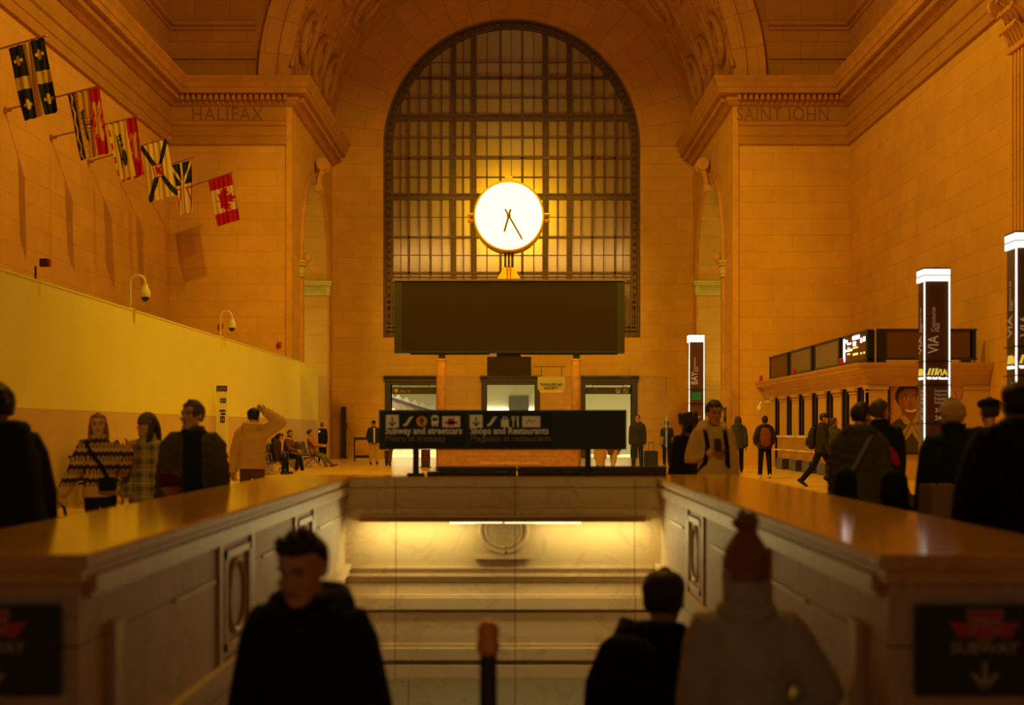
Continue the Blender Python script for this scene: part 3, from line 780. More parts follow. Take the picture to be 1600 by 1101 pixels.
def fleur(x, y):
    return (abs(x) < .06 + .06 * (1 - abs(y)) and abs(y) < .5) or (.1 < abs(x) < .36 and -.08 < y + .6 * (abs(x) - .2) < .2) or (abs(y + .12) < .06 and abs(x) < .26)
# X runs down the hanging cloth (hoist to fly), Y runs along the pole towards its tip; the cloth is 1.5 long and 1 wide
def f_quebec(X, Y):
    if abs(X - .5) < .085 or abs(Y - .5) < .125: return WHITE
    x = (X % .5 - .22 if X < .5 else X - .78) ; cx = .2 if X < .5 else .8; cy = .2 if Y < .5 else .8
    return CREAM if fleur((X - cx) * 5.2, (Y - cy) * 4.2) else BLUE
def f_newbrunswick(X, Y):
    if Y > .67:
        return GOLD if inpoly((X - .5) / .62, (Y - .835) / .26, LION) or (.2 < X < .75 and (int(X * 31) + int(Y * 37)) % 5 == 0) else RED
    if Y < .2:
        w_ = .1 + .022 * math.sin(X * 26)
        return CREAM if abs(Y - w_) < .028 else BLUE if Y > .02 else CREAM
    x, y = X - .5, Y - .40
    if inpoly(x, y, [(-.25, .02), (-.2, -.09), (.2, -.09), (.27, .03), (.1, -.01), (-.1, -.01)]): return DARK
    if abs(x) < .012 and 0 < y < .2: return DARK
    if .02 < abs(x) < .13 and .04 < y < .17 and abs(x) < .13 - (y - .04) * .5: return CREAM if (int(X * 60) % 3) else RED
    if abs(y + .11) < .014 and int(X * 24) % 2: return DARK
    if y > .16 and abs(x) < .06: return RED
    return GOLD
def f_island(X, Y):
    if Y > .63:
        return GOLD if inpoly((X - .5) / .55, (Y - .81) / .24, LION) or (.25 < X < .72 and (int(X * 29) + int(Y * 41)) % 6 == 0) else RED
    if X > .955 or Y < .055: return RED if int((X if Y < .055 else Y) * 9) % 2 else CREAM
    x, y = X - .5, Y - .3
    if inpoly(x, y, [(-.32, -.1), (.3, -.1), (.2, -.05), (-.2, -.05)]): return DARK
    if (x - .12) ** 2 / .02 + (y - .09) ** 2 / .009 < 1 or (abs(x - .12) < .02 and -.06 < y < .02): return DARK
    for q in (-.2, -.1, -.26):
        if (x - q) ** 2 / .0016 + (y - .02 - (q + .3) * .2) ** 2 / .0026 < 1 or (abs(x - q) < .008 and -.06 < y < 0): return DARK
    return CREAM
def f_scotia(X, Y):
    x, y = X - .5, Y - .5
    if abs(x) < .12 and abs(y) < .19 and (x * 1.5) ** 2 + y * y < .042:
        if abs(x) > .095 or abs(y) > .155: return RED
        return DRED if inpoly(x / .15, y / .26, LION) else GOLD
    return BLUE if abs(x * .98 - y) < .085 or abs(x * .98 + y) < .085 else CREAM
def f_newfound(X, Y):
    if X < .46:
        if abs(Y - .5) < .055 or X > .43: return CREAM
        a = abs(Y - .5) / .5; b_ = X / .46
        if abs(a - (1 - b_)) < .12: return CREAM
        return BLUE
    x = (X - .46) / .54; y = abs(Y - .5) / .5
    if y < .13 + 0 * x: return GOLD if y < .08 else CREAM
    lo_ = .2 + .0 * x
    if inpoly(x, y, [(.05, .96), (.05, .22), (.93, .96)]):
        return CREAM if inpoly(x, y, [(.11, .88), (.11, .4), (.68, .88)]) else RED
    return CREAM
def f_canada(X, Y):
    if X < .25 or X > .75: return RED
    return RED if inpoly((Y - .5) * -.0 + (X - .5) * 1.5 / .82 * 1.0, (Y - .5) / .86, [(y, x) for y, x in LEAF]) else CREAM

def make_flag(D, base_px, tip_px, corners, fn, label, name='hanging_flag'):
    base = Vector((XHL, D, PZ(base_px[1], D))); tip = P(tip_px[0], tip_px[1], D)
    r = thing(name, label, 'flag', base, 0, 'flags on the left wall')
    b = MB(); d = (tip - base).normalized()
    b.tube([base - d * .02, tip], [.028, .02], 8, True)
    b.build('flag_pole', 'bronze', r, 60)
    MB().sphere(tip + d * .03, .045, 10, 8).build('finial', 'brass', r, 60)
    MB().lathe([(.02, -.0), (.09, .0), (.09, .04), (.045, .06), (.04, .16), (.02, .16)], base, 'X', 12).build('wall_bracket', 'bronze', r, 60)
    TL, TR, BR, BL = [P(x, y, D) for x, y in corners]
    NU, NV = 60, 100; b = MB(); ph = random.random() * 6
    def pt(u, v):
        q = (TL * (1 - u) + TR * u) * (1 - v) + (BL * (1 - u) + BR * u) * v
        amp = .028 * min(1, .25 + v * 1.4)
        fold = amp * math.sin(u * 13 + ph + v * 1.3) + .02 * math.sin(u * 31 + v * 4 + ph)
        q = q + Vector((.018 * math.sin(u * 9 + v * 5 + ph) * v, fold, 0)); 
        return q
    vs = [pt(i / NU, j / NV) for j in range(NV + 1) for i in range(NU + 1)]
    fs = []; b.v = vs
    for j in range(NV):
        for i in range(NU):
            a = j * (NU + 1) + i; b.f.append([a, a + 1, a + NU + 2, a + NU + 1]); b.mi.append(fn((j + .5) / NV, (i + .5) / NU))
    b.build('cloth', FM, r, 180, fix=False)
    return r
make_flag(32.9, (-80, 99), (70, 56), [(13, 76), (68, 58), (91, 174), (38, 189)], f_quebec, 'dark blue flag with a white cross and four lilies')
make_flag(36.4, (8, 172), (157, 134), [(105, 148), (155, 136), (169, 239), (126, 251)], f_newbrunswick, 'gold flag with a ship, red band and dark wavy stripe')
make_flag(40.0, (80, 215), (215, 182), [(168, 194), (213, 183), (226, 273), (186, 286)], f_island, 'cream flag with dark trees, red band and red dashed edge')
make_flag(43.5, (138, 253), (263, 215), [(219, 228), (260, 217), (277, 304), (234, 316)], f_scotia, 'cream flag with a dark diagonal cross and small shield')
make_flag(47.0, (187, 282), (302, 246), [(266, 259), (299, 250), (302, 330), (280, 336)], f_newfound, 'flag with dark triangles above and red outlined triangles below')
make_flag(51.0, (240, 312), (363, 269), [(325, 281), (361, 270), (375, 343), (340, 354)], f_canada, 'red and cream flag with a red maple leaf')

# ================================================================== CLOCK AND BILLBOARD
DB = 46.5; DK = 46.2
def bx(b, px0, px1, py0, py1, D0, D1, bev=0): return b.box(PX(px0, D0), PX(px1, D0), D0, D1, PZ(py1, D0), PZ(py0, D0), bev)
r = thing('billboard', 'wide switched off dark screen raised on two posts under the clock', 'billboard', (PX(796, DB), DB + .3, PZ(551, DB)))
bx(MB(), 626, 966, 441, 548, DB - .01, DB + .1).build('screen', 'screen_off', r)
b = MB(); bx(b, 616, 628, 437, 551, DB - .03, DB + .6); bx(b, 964, 976, 437, 551, DB - .03, DB + .6); bx(b, 628, 964, 548, 551, DB - .03, DB + .6); bx(b, 628, 964, 439, 441.2, DB - .03, DB + .6)
bx(b, 616, 976, 437, 552, DB + .15, DB + .55)
b.build('casing', 'screen_edge', r)
MB().box(PX(614, DB), PX(978, DB), DB - .1, DB + .55, PZ(439, DB), PZ(436.5, DB)).build('top_edge', 'bronze', r)
for px in (690, 901): MB().box(PX(px - 5, DB), PX(px + 5, DB), DB + .1, DB + .4, PZ(559, DK), PZ(552, DB)).build('post', 'black', r)
b = MB(); bx(b, 641, 765, 551, 554, DB + .05, DB + .3); bx(b, 815, 965, 551, 554, DB + .05, DB + .3); b.build('lower_rail', 'steel_dark', r)

cxk, czk, rk = PX(795, DB), PZ(338, DB), 1.15
yk = DB + .3
r = thing('station_clock', 'round lit station clock on three rods above the dark billboard', 'clock', (cxk, yk, PZ(437, DB)))
MB().lathe([(.02, -.42), (rk * .99, -.42), (rk * 1.02, -.36), (rk * 1.02, -.30), (rk * .97, -.26), (rk * .97, .26), (rk * 1.02, .3), (rk * 1.02, .36), (rk * .99, .42), (.02, .42)], (cxk, yk, czk), 'Y', 64).build('clock_body', 'clock_body', r, 40)
for s_ in (-1, 1): MB().lathe([(.02, 0), (rk * .95, 0), (rk * .9, s_ * .035), (.02, s_ * .04)], (cxk, yk + s_ * .425, czk), 'Y', 64).build('dial', 'clock_face', r, 40)
for s_ in (-1, 1):
    b = MB()
    for dz in (-.1, .1): b.lathe([(.02, -.02), (.06, -.02), (.06, .2), (.02, .2)] if s_ > 0 else [(.02, -.2), (.06, -.2), (.06, .02), (.02, .02)], (cxk + s_ * rk, yk, czk + dz), 'X', 12)
    b.build('lug', 'brass', r, 40)
b = MB().box(cxk - .13, cxk + .13, yk - .2, yk + .2, czk + rk - .02, czk + rk + .18, .02); b.build('cap', 'clock_body', r)
def hand(px, py, w0, tail, nm):
    tip = Vector((PX(px, DB), 0, PZ(py, DB))) - Vector((cxk, 0, czk)); c = Vector((cxk, yk - .48, czk))
    MB().obox(c - tip.normalized() * tail, c + tip, w0, .02, up=(0, 1, 0)).build(nm, 'clock_hand', r)
hand(788, 363, .07, .22, 'hour_hand'); hand(816, 375, .06, .25, 'minute_hand')
MB().lathe([(.02, -.03), (.07, -.03), (.07, .03), (.02, .03)], (cxk, yk - .48, czk), 'Y', 16).build('hub', 'clock_hand', r)
for px in (789.5, 795, 801): MB().tube([(PX(px, DB), yk - .1, PZ(400 if px != 795 else 384, DB) + .12), (PX(px, DB), yk - .1, PZ(421, DB))], .035, 8, True).build('rod', 'bronze_dark', r, 60)
b = MB()
b.rings([[(cxk - w_, yk - d_, z), (cxk + w_, yk - d_, z), (cxk + w_, yk + d_, z), (cxk - w_, yk + d_, z)] for w_, d_, z in ((.38, .25, PZ(437, DB)), (.38, .25, PZ(435, DB)), (.17, .15, PZ(417, DB)), (.15, .13, PZ(416, DB)))])
for s_ in (-1, 1): b.box(cxk + s_ * .05 - .015, cxk + s_ * .05 + .015, yk - .27, yk - .2, PZ(436, DB), PZ(416, DB))
b.build('pyramid_base', 'brass', r)

# ================================================================== INFORMATION KIOSK
DK = 46.2
r = thing('information_kiosk', 'wooden information desk with two round wooden columns below the billboard', 'kiosk', (PX(795, DK), DK + 1, 0))
b = MB(); x0, x1 = PX(684, DK), PX(904, DK)
b.box(x0, x1, DK, DK + .5, 0, PZ(699, DK) - .04, .02); b.box(x0, x0 + .4, DK + .5, DK + 2.2, 0, PZ(699, DK) - .04); b.box(x1 - .4, x1, DK + .5, DK + 2.2, 0, PZ(699, DK) - .04)
b.build('desk', 'wood', r)
b = MB(); bx(b, 721, 870, 709.5, 711, DK - .02, DK + .1); bx(b, 751, 844, 721, 725.5, DK - .03, DK + .1); b.build('inlay', 'wood_light', r)
b = MB(); b.box(x0 - .05, x1 + .05, DK - .06, DK + .6, PZ(699, DK) - .04, PZ(699, DK) + .01, .01); b.build('counter_top', 'wood_light', r)
b = MB(); bx(b, 684, 904, 733, 735.5, DK - .02, DK + .1); b.build('plinth', 'bronze_dark', r)
for px in (688.5, 900.5):
    x = PX(px, DK); b = MB().lathe([(.2, 0), (.2, .12), (.165, .14), (.16, PZ(563, DK)), (.19, PZ(562, DK)), (.19, PZ(559.5, DK)), (.02, PZ(559.5, DK))], (x, DK + .45, 0), 'Z', 24); b.build('column', 'wood', r, 40)
r = thing('small_screen', 'small dark screen hanging under the middle of the billboard', 'screen', (PX(796, DB), DB + .2, PZ(590, DB)))
bx(MB(), 761, 830, 557, 591, DB + .1, DB + .24, .01).build('panel', 'screen_off', r)
b = MB(); bx(b, 776, 814, 552.3, 558, DB + .15, DB + .3); b.build('bracket', 'bronze_dark', r)
r = thing('hanging_notice', 'pale hanging notice with two lines of capitals beside the right wooden column', 'sign', (PX(861, DK), DK + .3, PZ(612, DK)))
bx(MB(), 840, 883, 588, 609, DK + .3, DK + .34, .006).build('board', 'sign_cream', r)
bx(MB(), 843, 881, 609, 613, DK + .3, DK + .33).build('lower_strip', 'wood_light', r)
t = TX(); t.add('TRAVELLERS AID', .115, (PX(861.5, DK), DK + .295, PZ(602, DK)), align='CENTER', xscale=.86, bold=.003); t.add('SOCIETY', .115, (PX(861.5, DK), DK + .295, PZ(607.5, DK)), align='CENTER', bold=.003)
t.build('lettering', 'black_matte', r)
b = MB()
for px in (846, 878): b.tube([(PX(px, DK), DK + .32, PZ(588, DK)), (PX(px, DK), DK + .32, PZ(572, DK)), ], .012, 6)
b.tube([(PX(833, DK), DK + .32, PZ(572, DK)), (PX(884, DK), DK + .32, PZ(572, DK))], .012, 6)
b.build('hanger', 'bronze_dark', r)
DI = 50.0
r = thing('notice_stand', 'black floor notice board with small red letters beside the kiosk', 'notice stand', (PX(663, DI), DI, 0))
bx(MB(), 658, 672, 702, 720, DI, DI + .05).build('board', 'black', r)
b = MB(); bx(b, 658, 672, 720, 731, DI, DI + .05); b.box(PX(656, DI), PX(674, DI), DI - .12, DI + .18, 0, .03); b.build('stand', 'steel_dark', r)
t = TX()
for k, s_ in enumerate(('PLEASE', 'KEEP', 'AREA', 'CLEAR')): t.add(s_, .085, (PX(665, DI), DI - .004, PZ(706.5 + k * 4.3, DI)), align='CENTER')
t.build('lettering', 'red_paint', r)

# doorway signs and the moving stairs seen through the doors
DD = 66.3
def door_sign(px0, px1, label, parts):
    r = thing('doorway_sign', label, 'sign', (PX((px0 + px1) / 2, DD), DD, PZ(616, DD)), 0, 'dark signs in the doorways')
    bx(MB(), px0, px1, 605, 615.5, DD, DD + .08).build('panel', 'bronze_dark', r)
    b = MB(); b.tube([(PX(px0 + 12, DD), DD + .04, DH - .02), (PX(px1 - 12, DD), DD + .04, DH - .02)], .012, 6)
    for px in (px0 + 12, px1 - 12): b.tube([(PX(px, DD), DD + .04, PZ(605, DD)), (PX(px, DD), DD + .04, DH)], .015, 6)
    b.build('hanger', 'black', r)
    t = TX()
    for s_, px, sz, mi in parts: t.add(s_, sz, (PX(px, DD), DD - .004, PZ(613, DD)), mi=mi)
    return r, t
r, t = door_sign(613, 683, 'dark hanging sign reading Bay in the left doorway', [('Bay St', 625, .2, 0)])
t.mb.m = 1; t.mb.lathe([(.01, 0), (.1, 0), (.1, .01), (.01, .01)], (PX(619, DD), DD - .01, PZ(610, DD)), 'Y', 16); t.build('lettering', ['sign_cream', 'yellow_paint'], r)
r, t = door_sign(914, 986, 'dark hanging sign with two white symbols in the right doorway', [])
bx(t.mb, 962, 969, 607, 614, DD - .01, DD); bx(t.mb, 974, 981, 607, 614, DD - .01, DD)
t.mb.m = 1; t.mb.obox((PX(975.5, DD), DD - .015, PZ(613, DD)), (PX(979.5, DD), DD - .015, PZ(608.5, DD)), .05, .01, up=(0, 1, 0)); t.mb.lathe([(.01, 0), (.05, 0), (.05, .01), (.01, .01)], (PX(965.5, DD), DD - .02, PZ(609.5, DD)), 'Y', 12)
t.build('symbol', ['sign_cream', 'bronze_dark'], r)
r = thing('escalator', 'sloping ribbed escalator side seen through the left doorway', 'escalator', (-5, 74, 0))
b = MB()
for k in range(12): b.obox((-6.6 + k * .42, 74, 3.2 - k * .14), (-6.0 + k * .42, 74, 2.3 - k * .14), .12, .3)
b.build('ribbed_side', 'steel', r)
MB().obox((-7.2, 73.9, 3.2), (-2.6, 73.9, 1.7), .3, .12).build('handrail', 'black', r)
MB().prism([(-7.2, 0), (-2.6, 0), (-2.6, 1.2), (-7.2, 2.7)], 'Y', 74, 75.2).build('truss', 'corridor_white', r)
r = thing('wall_lamp_panel', 'bright lamp panel on the corridor wall behind the middle doorway', 'lamp', (-.2, 79.3, 2.0))
MB().box(-1.95, -.35, 79.35, 79.45, 2.0, 2.45).build('diffuser', 'lamp_corridor', r); MB().box(.75, 1.6, 79.35, 79.45, 2.0, 2.45).build('diffuser', 'lamp_corridor', r)
MB().box(-.35, .75, 79.3, 79.45, .2, 3.2).build('backing', 'sign_grey', r)

# ================================================================== STAIR SIGN, GLASS SCREEN, HANDRAIL, LAMP
DS = 13.0
r = thing('stair_sign', 'long black direction sign on two legs above the stairwell', 'sign', (PX(786, DS), DS, ZC))
b = MB(); bx(b, 592, 979, 640, 702, DS - .06, DS + .05, .006); b.build('sign_box', 'black', r)
b = MB(); bx(b, 602, 727, 645, 697, DS - .068, DS - .06); b.build('panel', 'black_gloss', r); b = MB(); bx(b, 734, 862, 645, 697, DS - .068, DS - .06); b.build('panel', 'black_gloss', r)
for px in (650, 918.5):
    b = MB(); b.box(PX(px - 4.5, DS), PX(px + 4.5, DS), DS - .03, DS + .03, ZC, PZ(701, DS)); b.box(PX(px - 13, DS), PX(px + 13, DS), DS - .08, DS + .08, ZC, ZC + .025); b.build('leg', 'black', r)
YS = DS - .071
t = TX()
for s_, px, py, mi, sz in (('Subway and streetcars', 603, 677.5, 0, .087), ('Métro et tramway', 603, 689, 2, .08), ('Shops and Restaurants', 735.5, 677.5, 0, .087), ('Magasins et restaurants', 735.5, 689, 2, .08)):
    L = {'Subway and streetcars': 119, 'Métro et tramway': 94, 'Shops and Restaurants': 121, 'Magasins et restaurants': 125}[s_]
    me = text_mesh(s_, sz, Matrix(), extrude=.001); wdt = max(v.co.x for v in me.vertices); bpy.data.meshes.remove(me)
    t.add(s_, sz, (PX(px, DS), YS, PZ(py, DS)), mi=mi, extrude=.001, bold=.0018 if mi == 0 else .0006, xscale=L * DS / F / wdt)
t.build('lettering', ['sign_white', 'black', 'sign_grey'], r)
b = MB(); q = .003
SYM = ['sign_white', 'black', 'sign_grey', 'orange_paint', 'logo_red']
def sym():
    global b
    b.build('symbol', SYM, r); b = MB()
def pq(x0, x1, y0, y1, m_, dy=0): b.m = m_; bx(b, x0, x1, y0, y1, YS - q - dy, YS - dy)
def pl(pts, wpx, m_, dy=.0):
    b.m = m_
    for i in range(len(pts) - 1): b.obox(Vector((PX(pts[i][0], YS), YS - q / 2 - dy, PZ(pts[i][1], YS))), Vector((PX(pts[i + 1][0], YS), YS - q / 2 - dy, PZ(pts[i + 1][1], YS))), q, wpx * YS / F, up=(0, 0, 1)) if abs(pts[i][1] - pts[i + 1][1]) < .1 else b.obox(Vector((PX(pts[i][0], YS), YS - q / 2 - dy, PZ(pts[i][1], YS))), Vector((PX(pts[i + 1][0], YS), YS - q / 2 - dy, PZ(pts[i + 1][1], YS))), wpx * YS / F, q, up=(0, 1, 0))
def disc(px, py, rpx, m_, dy=0): b.m = m_; b.lathe([(.001, 0), (rpx * YS / F, 0), (rpx * YS / F, q), (.001, q)], (PX(px, YS), YS - q - dy, PZ(py, YS)), 'Y', 20)
for o_ in (0, 131):
    pq(603 + o_, 623 + o_, 648, 668, 0)
    pl([(613 + o_, 651), (613 + o_, 664)], 2, 1, q); pl([(607.5 + o_, 659), (613 + o_, 665)], 2, 1, q); pl([(618.5 + o_, 659), (613 + o_, 665)], 2, 1, q); sym()
    pl([(630 + o_, 664), (634 + o_, 664)], 3, 0); pl([(634 + o_, 664), (642 + o_, 652)], 4, 0); pl([(641.5 + o_, 652), (645 + o_, 652)], 3, 0); sym()
disc(659, 658, 8.5, 3); pl([(659, 653), (659, 664)], 2.4, 1, q); pl([(655, 657), (663, 657)], 2, 1, q); disc(659, 652.5, 1.6, 1, q); sym()
pq(674, 685, 650, 663, 0); pq(675.5, 683.5, 652.5, 657, 1, q); pq(675, 678, 663, 666, 0); pq(681, 684, 663, 666, 0); pl([(676, 649), (683, 649)], 1.5, 0); sym()
pq(691, 719, 650, 667, 0); pq(695, 715, 658, 662, 4, q); pq(700, 710, 653.5, 664.5, 4, q); sym()
pq(783, 795, 655, 667, 0); pl([(786, 655), (786, 651.5), (792, 651.5), (792, 655)], 1.4, 0); sym()
pl([(802, 650), (802, 667)], 2, 0); pl([(799.5, 650), (799.5, 656)], 1, 0); pl([(804.5, 650), (804.5, 656)], 1, 0); pl([(800, 656.5), (804, 656.5)], 1.4, 0); pl([(809, 650), (809, 667)], 2.6, 0); sym()
pq(816, 844, 650, 667, 0); pl([(822, 661), (827, 655), (832, 660), (838, 656)], 1.4, 2, q)
sym()

DG = 13.12
for px0, px1, lab in ((683, 807, 'clear glass screen panel behind the left half of the stair sign'), (808.5, 1041, 'clear glass screen panel reaching past the right end of the stair sign')):
    r = thing('glass_screen', lab, 'glass panel', (PX((px0 + px1) / 2, DG), DG, ZC), 0, 'glass screens on the stairwell end')
    x0, x1 = PX(px0, DG), PX(px1, DG)
    MB().box(x0, x1, DG + .0, DG + .014, ZC + .04, PZ(588, DG)).build('pane', 'glass', r)
    b = MB().box(x0, x1, DG - .002, DG + .016, PZ(589.5, DG), PZ(588, DG) + .002); b.box(x0 - .004, x0 + .001, DG - .002, DG + .016, ZC + .04, PZ(588, DG)); b.box(x1 - .001, x1 + .004, DG - .002, DG + .016, ZC + .04, PZ(588, DG)); b.build('edge', 'glass', r)
    MB().box(x0, x1, DG - .05, DG + .06, ZC, PZ(728, DG), .01).build('base_shoe', 'bronze_dark', r)
for px in (680, 783, 890):
    r = tag(MB().box(PX(px - 12, DG), PX(px + 12, DG), DG - .13, DG - .035, ZC, ZC + .04, .008).build('glass_clamp', 'black'), 'dark floor clamp at the foot of the glass screen', 'clamp', 'clamps under the glass screens')

r = thing('stair_lamp', 'long slim lamp under the ledge of the stairwell end wall', 'lamp', (-.1, Y0 - .1, PZ(815, Y0)))
MB().box(PX(565, Y0), PX(1005, Y0), Y0 - .2, Y0 - .14, PZ(813, Y0), PZ(804, Y0), .004).build('lamp_casing', 'bronze', r)
for a_, c_ in ((705, 785), (789, 905)): MB().tube([(PX(a_, Y0), Y0 - .17, PZ(814.5, Y0)), (PX(c_, Y0), Y0 - .17, PZ(814.2, Y0))], .006, 8, True).build('tube', 'tube_lamp', r)

r = thing('stair_handrail', 'bronze centre handrail of the stairs with an amber ball end', 'handrail', (-.1, 5.2, -.6))
xh, yh = PX(763, 5.2), 5.2
MB().tube([(xh, yh, -.62), (xh, yh, .58)], .032, 14, True).build('post', 'bronze_dark', r, 60)
MB().lathe([(.03, .55), (.042, .57), (.042, .60), (.034, .61), (.040, .63), (.038, .655), (.025, .675), (.003, .683)], (xh, yh, 0), 'Z', 20).build('ball_cap', 'amber_dome', r, 60)
for dz in (0, -.35):
    MB().tube([(xh, yh, .50 + dz), (xh, yh + .4, .30 + dz), (xh, 11.8, -2.9 + dz)], .022, 10, True).build('rail', 'bronze', r, 60)
for yy in (8.3, 11.3): MB().tube([(xh, yy, -.15 * int((yy - 4.1) / .3) - .2), (xh, yy, .3 - (yy - 5.6) * .516)], .025, 10).build('post', 'bronze_dark', r, 60)

# subway signs on the two pier fronts
YP = 4.94
def subway_sign(cx, label):
    r = thing('subway_sign', label, 'sign', (cx, YP, .43), 0, 'subway signs on the parapet ends')
    D = YP - .03; wd = .235
    MB().box(cx - wd, cx + wd, D, YP, PZ(1088, D), PZ(946, D), .004).build('board', 'black', r)
    b = MB(); k = D / F; zc = PZ(979, D)
    def poly(pts, m_, d): b.m = m_; b.prism([(cx + x * k, zc - y * k) for x, y in pts], 'Y', D - d, D)
    wing = [(-55, -8), (-26, -6), (-22, 17), (-40, 17)]
    poly(wing, 0, .003); poly([(-x, y) for x, y in wing], 0, .003)
    sh = [(-26, -25), (26, -25), (22, 8), (0, 23), (-22, 8)]
    poly([(x * 1.12, y * 1.1) for x, y in sh], 1, .002); poly(sh, 0, .004)
    b.build('logo', ['logo_red', 'sign_cream'], r)
    t = TX(); t.add('TTC', 28 * k, (cx, D - .0045, zc - 6 * k), align='CENTER', extrude=.001, bold=.001, xscale=.8); t.add('SUBWAY', 25 * k, (cx, D - .001, PZ(1020, D)), align='CENTER', extrude=.001, bold=.001, xscale=1.05)
    t.build('lettering', 'sign_cream', r)
    b = MB(); A = lambda x, y: Vector((cx + x * k, D - .002, PZ(y, D)))
    b.obox(A(0, 1034), A(0, 1073), 7 * k, .003, up=(0, 1, 0)); b.obox(A(-19, 1052), A(1, 1075), 7 * k, .003, up=(0, 1, 0)); b.obox(A(19, 1052), A(-1, 1075), 7 * k, .003, up=(0, 1, 0))
    b.build('arrow', 'sign_cream', r)
subway_sign(PX(1534, YP), 'dark subway sign on the end of the right parapet'); subway_sign(PX(-9, YP), 'dark subway sign on the end of the left parapet')

# ================================================================== LIT WAYFINDING PILLARS
def pillar(px, D, ptop, wpx, word, label, via):
    x, w2 = PX(px, D), wpx * D / F / 2; z1 = PZ(ptop, D)
    r = thing('wayfinding_pillar', label, 'sign pillar', (x, D + w2, 0), 0, 'lit wayfinding pillars')
    y0, y1 = D, D + 2 * w2; k = 2 * w2 / .39
    MB().box(x - w2 + .01, x + w2 - .01, y0 + .012, y1 - .012, .06, z1 - .19 * k).build('shaft', 'pillar_panel', r)
    MB().box(x - w2 - .01, x + w2 + .01, y0 - .01, y1 + .01, 0, .07).build('base', 'steel_dark', r)
    b = MB()
    for a, c in ((z1 - .19 * k, z1 - .105 * k), (z1 - .095 * k, z1)): b.box(x - w2 - .012, x + w2 + .012, y0 - .012, y1 + .012, a, c, .006)
    b.build('lantern', 'lamp_white', r)
    b = MB().box(x - w2 - .014, x + w2 + .014, y0 - .014, y1 + .014, z1 - .105 * k, z1 - .095 * k); b.box(x - w2 - .014, x + w2 + .014, y0 - .014, y1 + .014, z1, z1 + .02); b.build('lantern_band', 'black', r)
    for a in (x - w2, x + w2):
        for c in (y0,): MB().box(a - .010 * k, a + .010 * k, c - .008, c + .010, .5, z1 - .19 * k).build('light_strip', 'lamp_white', r)
    b = MB()
    for z in (z1 - 1.45 * k, z1 - 1.82 * k, z1 - 2.42 * k): b.box(x - w2 - .026, x + w2 + .026, y0 - .018, y1 + .018, z, z + .012)
    b.build('joint_band', 'black', r)
    t = TX(); side = Matrix.Rotation(-PI / 2, 4, 'Z') @ FRONT
    up_f = Matrix.Rotation(-PI / 2, 4, 'Y') @ FRONT; up_s = Matrix.Rotation(-PI / 2, 4, 'Z') @ up_f
    for face in (0, 1):
        def put(s_, sz, u, z, rot90, mi, **kw):   # u from -1 to 1 across the face
            if face == 0: loc, rot = (x + u * w2, y0 + .008, z), (up_f if rot90 else FRONT)
            else: loc, rot = (x - w2 + .006, D + w2 - u * w2, z), (up_s if rot90 else side)
            t.add(s_, sz * k, loc, rot, mi=mi, extrude=.002, **kw)
        zb = z1 - 1.32 * k
        put(word, .235, .12, zb, True, 0, bold=.003, xscale=.78)
        put('Concourse', .095, -.12, zb + .34 * k, True, 0, xscale=.9); put('Hall', .095, .22, zb + .34 * k, True, 0, xscale=.9)
        if via:
            zz = z1 - 1.66 * k
            t.mb.m = 1
            for i in range(3):
                u0 = -.78 + i * .28
                q = [(u0, 0), (u0 + .16, 0), (u0 + .34, .11), (u0 + .18, .11)]
                if face == 0: t.mb.prism([(x + a * w2, zz + c * k) for a, c in q], 'Y', y0 + .004, y0 + .012)
                else: t.mb.prism([(D + w2 - a * w2, zz + c * k) for a, c in q], 'X', x - w2 + .002, x - w2 + .012)
            put('VIA', .135, -.1, zz, False, 1, bold=.004, xscale=.9); put('+', .16, .66, zz - .0, False, 2, bold=.006)
            put('VIA Rail Canada', .05, -.8, zz - .062 * k, False, 3, bold=.002)
            for i, s_ in enumerate(('Departures', 'Départs', 'Baggage', 'Bagages')): put(s_, .058, -.2, z1 - (1.92 + i * .06) * k, False, 0)
            put('3-27', .10, -.15, z1 - 2.24 * k, False, 0, bold=.002); put('24-27', .10, -.15, z1 - 2.36 * k, False, 0, bold=.002)
            pass
        else:
            zz = z1 - 1.72 * k; t.mb.m = 5
            if face == 0: t.mb.box(x - .6 * w2, x - .02 * w2, y0 + .004, y0 + .01, zz, zz + .2 * k, .02); t.mb.box(x - .06 * w2, x + .6 * w2, y0 + .004, y0 + .01, zz, zz + .2 * k, .02)
            for i in range(3): put('o', .12, -.5 + i * .35, z1 - 2.2 * k, False, 0); put('n', .12, -.5 + i * .35, z1 - 2.4 * k, False, 0)
    t.build('lettering', ['pillar_text', 'via_yellow', 'orange_paint', 'lamp_white_soft', 'pillar_text_dim', 'green_paint'], r)
    return r
pillar(1464, 21.6, 420, 39, 'VIA', 'black lit pillar sign standing before the ticket office poster', True)
pillar(1612, 17.6, 363, 48, 'VIA', 'tallest looking black lit pillar sign, nearest and cut by the right picture edge', True)
pillar(1088.5, 36.8, 523, 23, 'BAY', 'small looking black lit pillar sign with a green mark beside the right side arch', False)

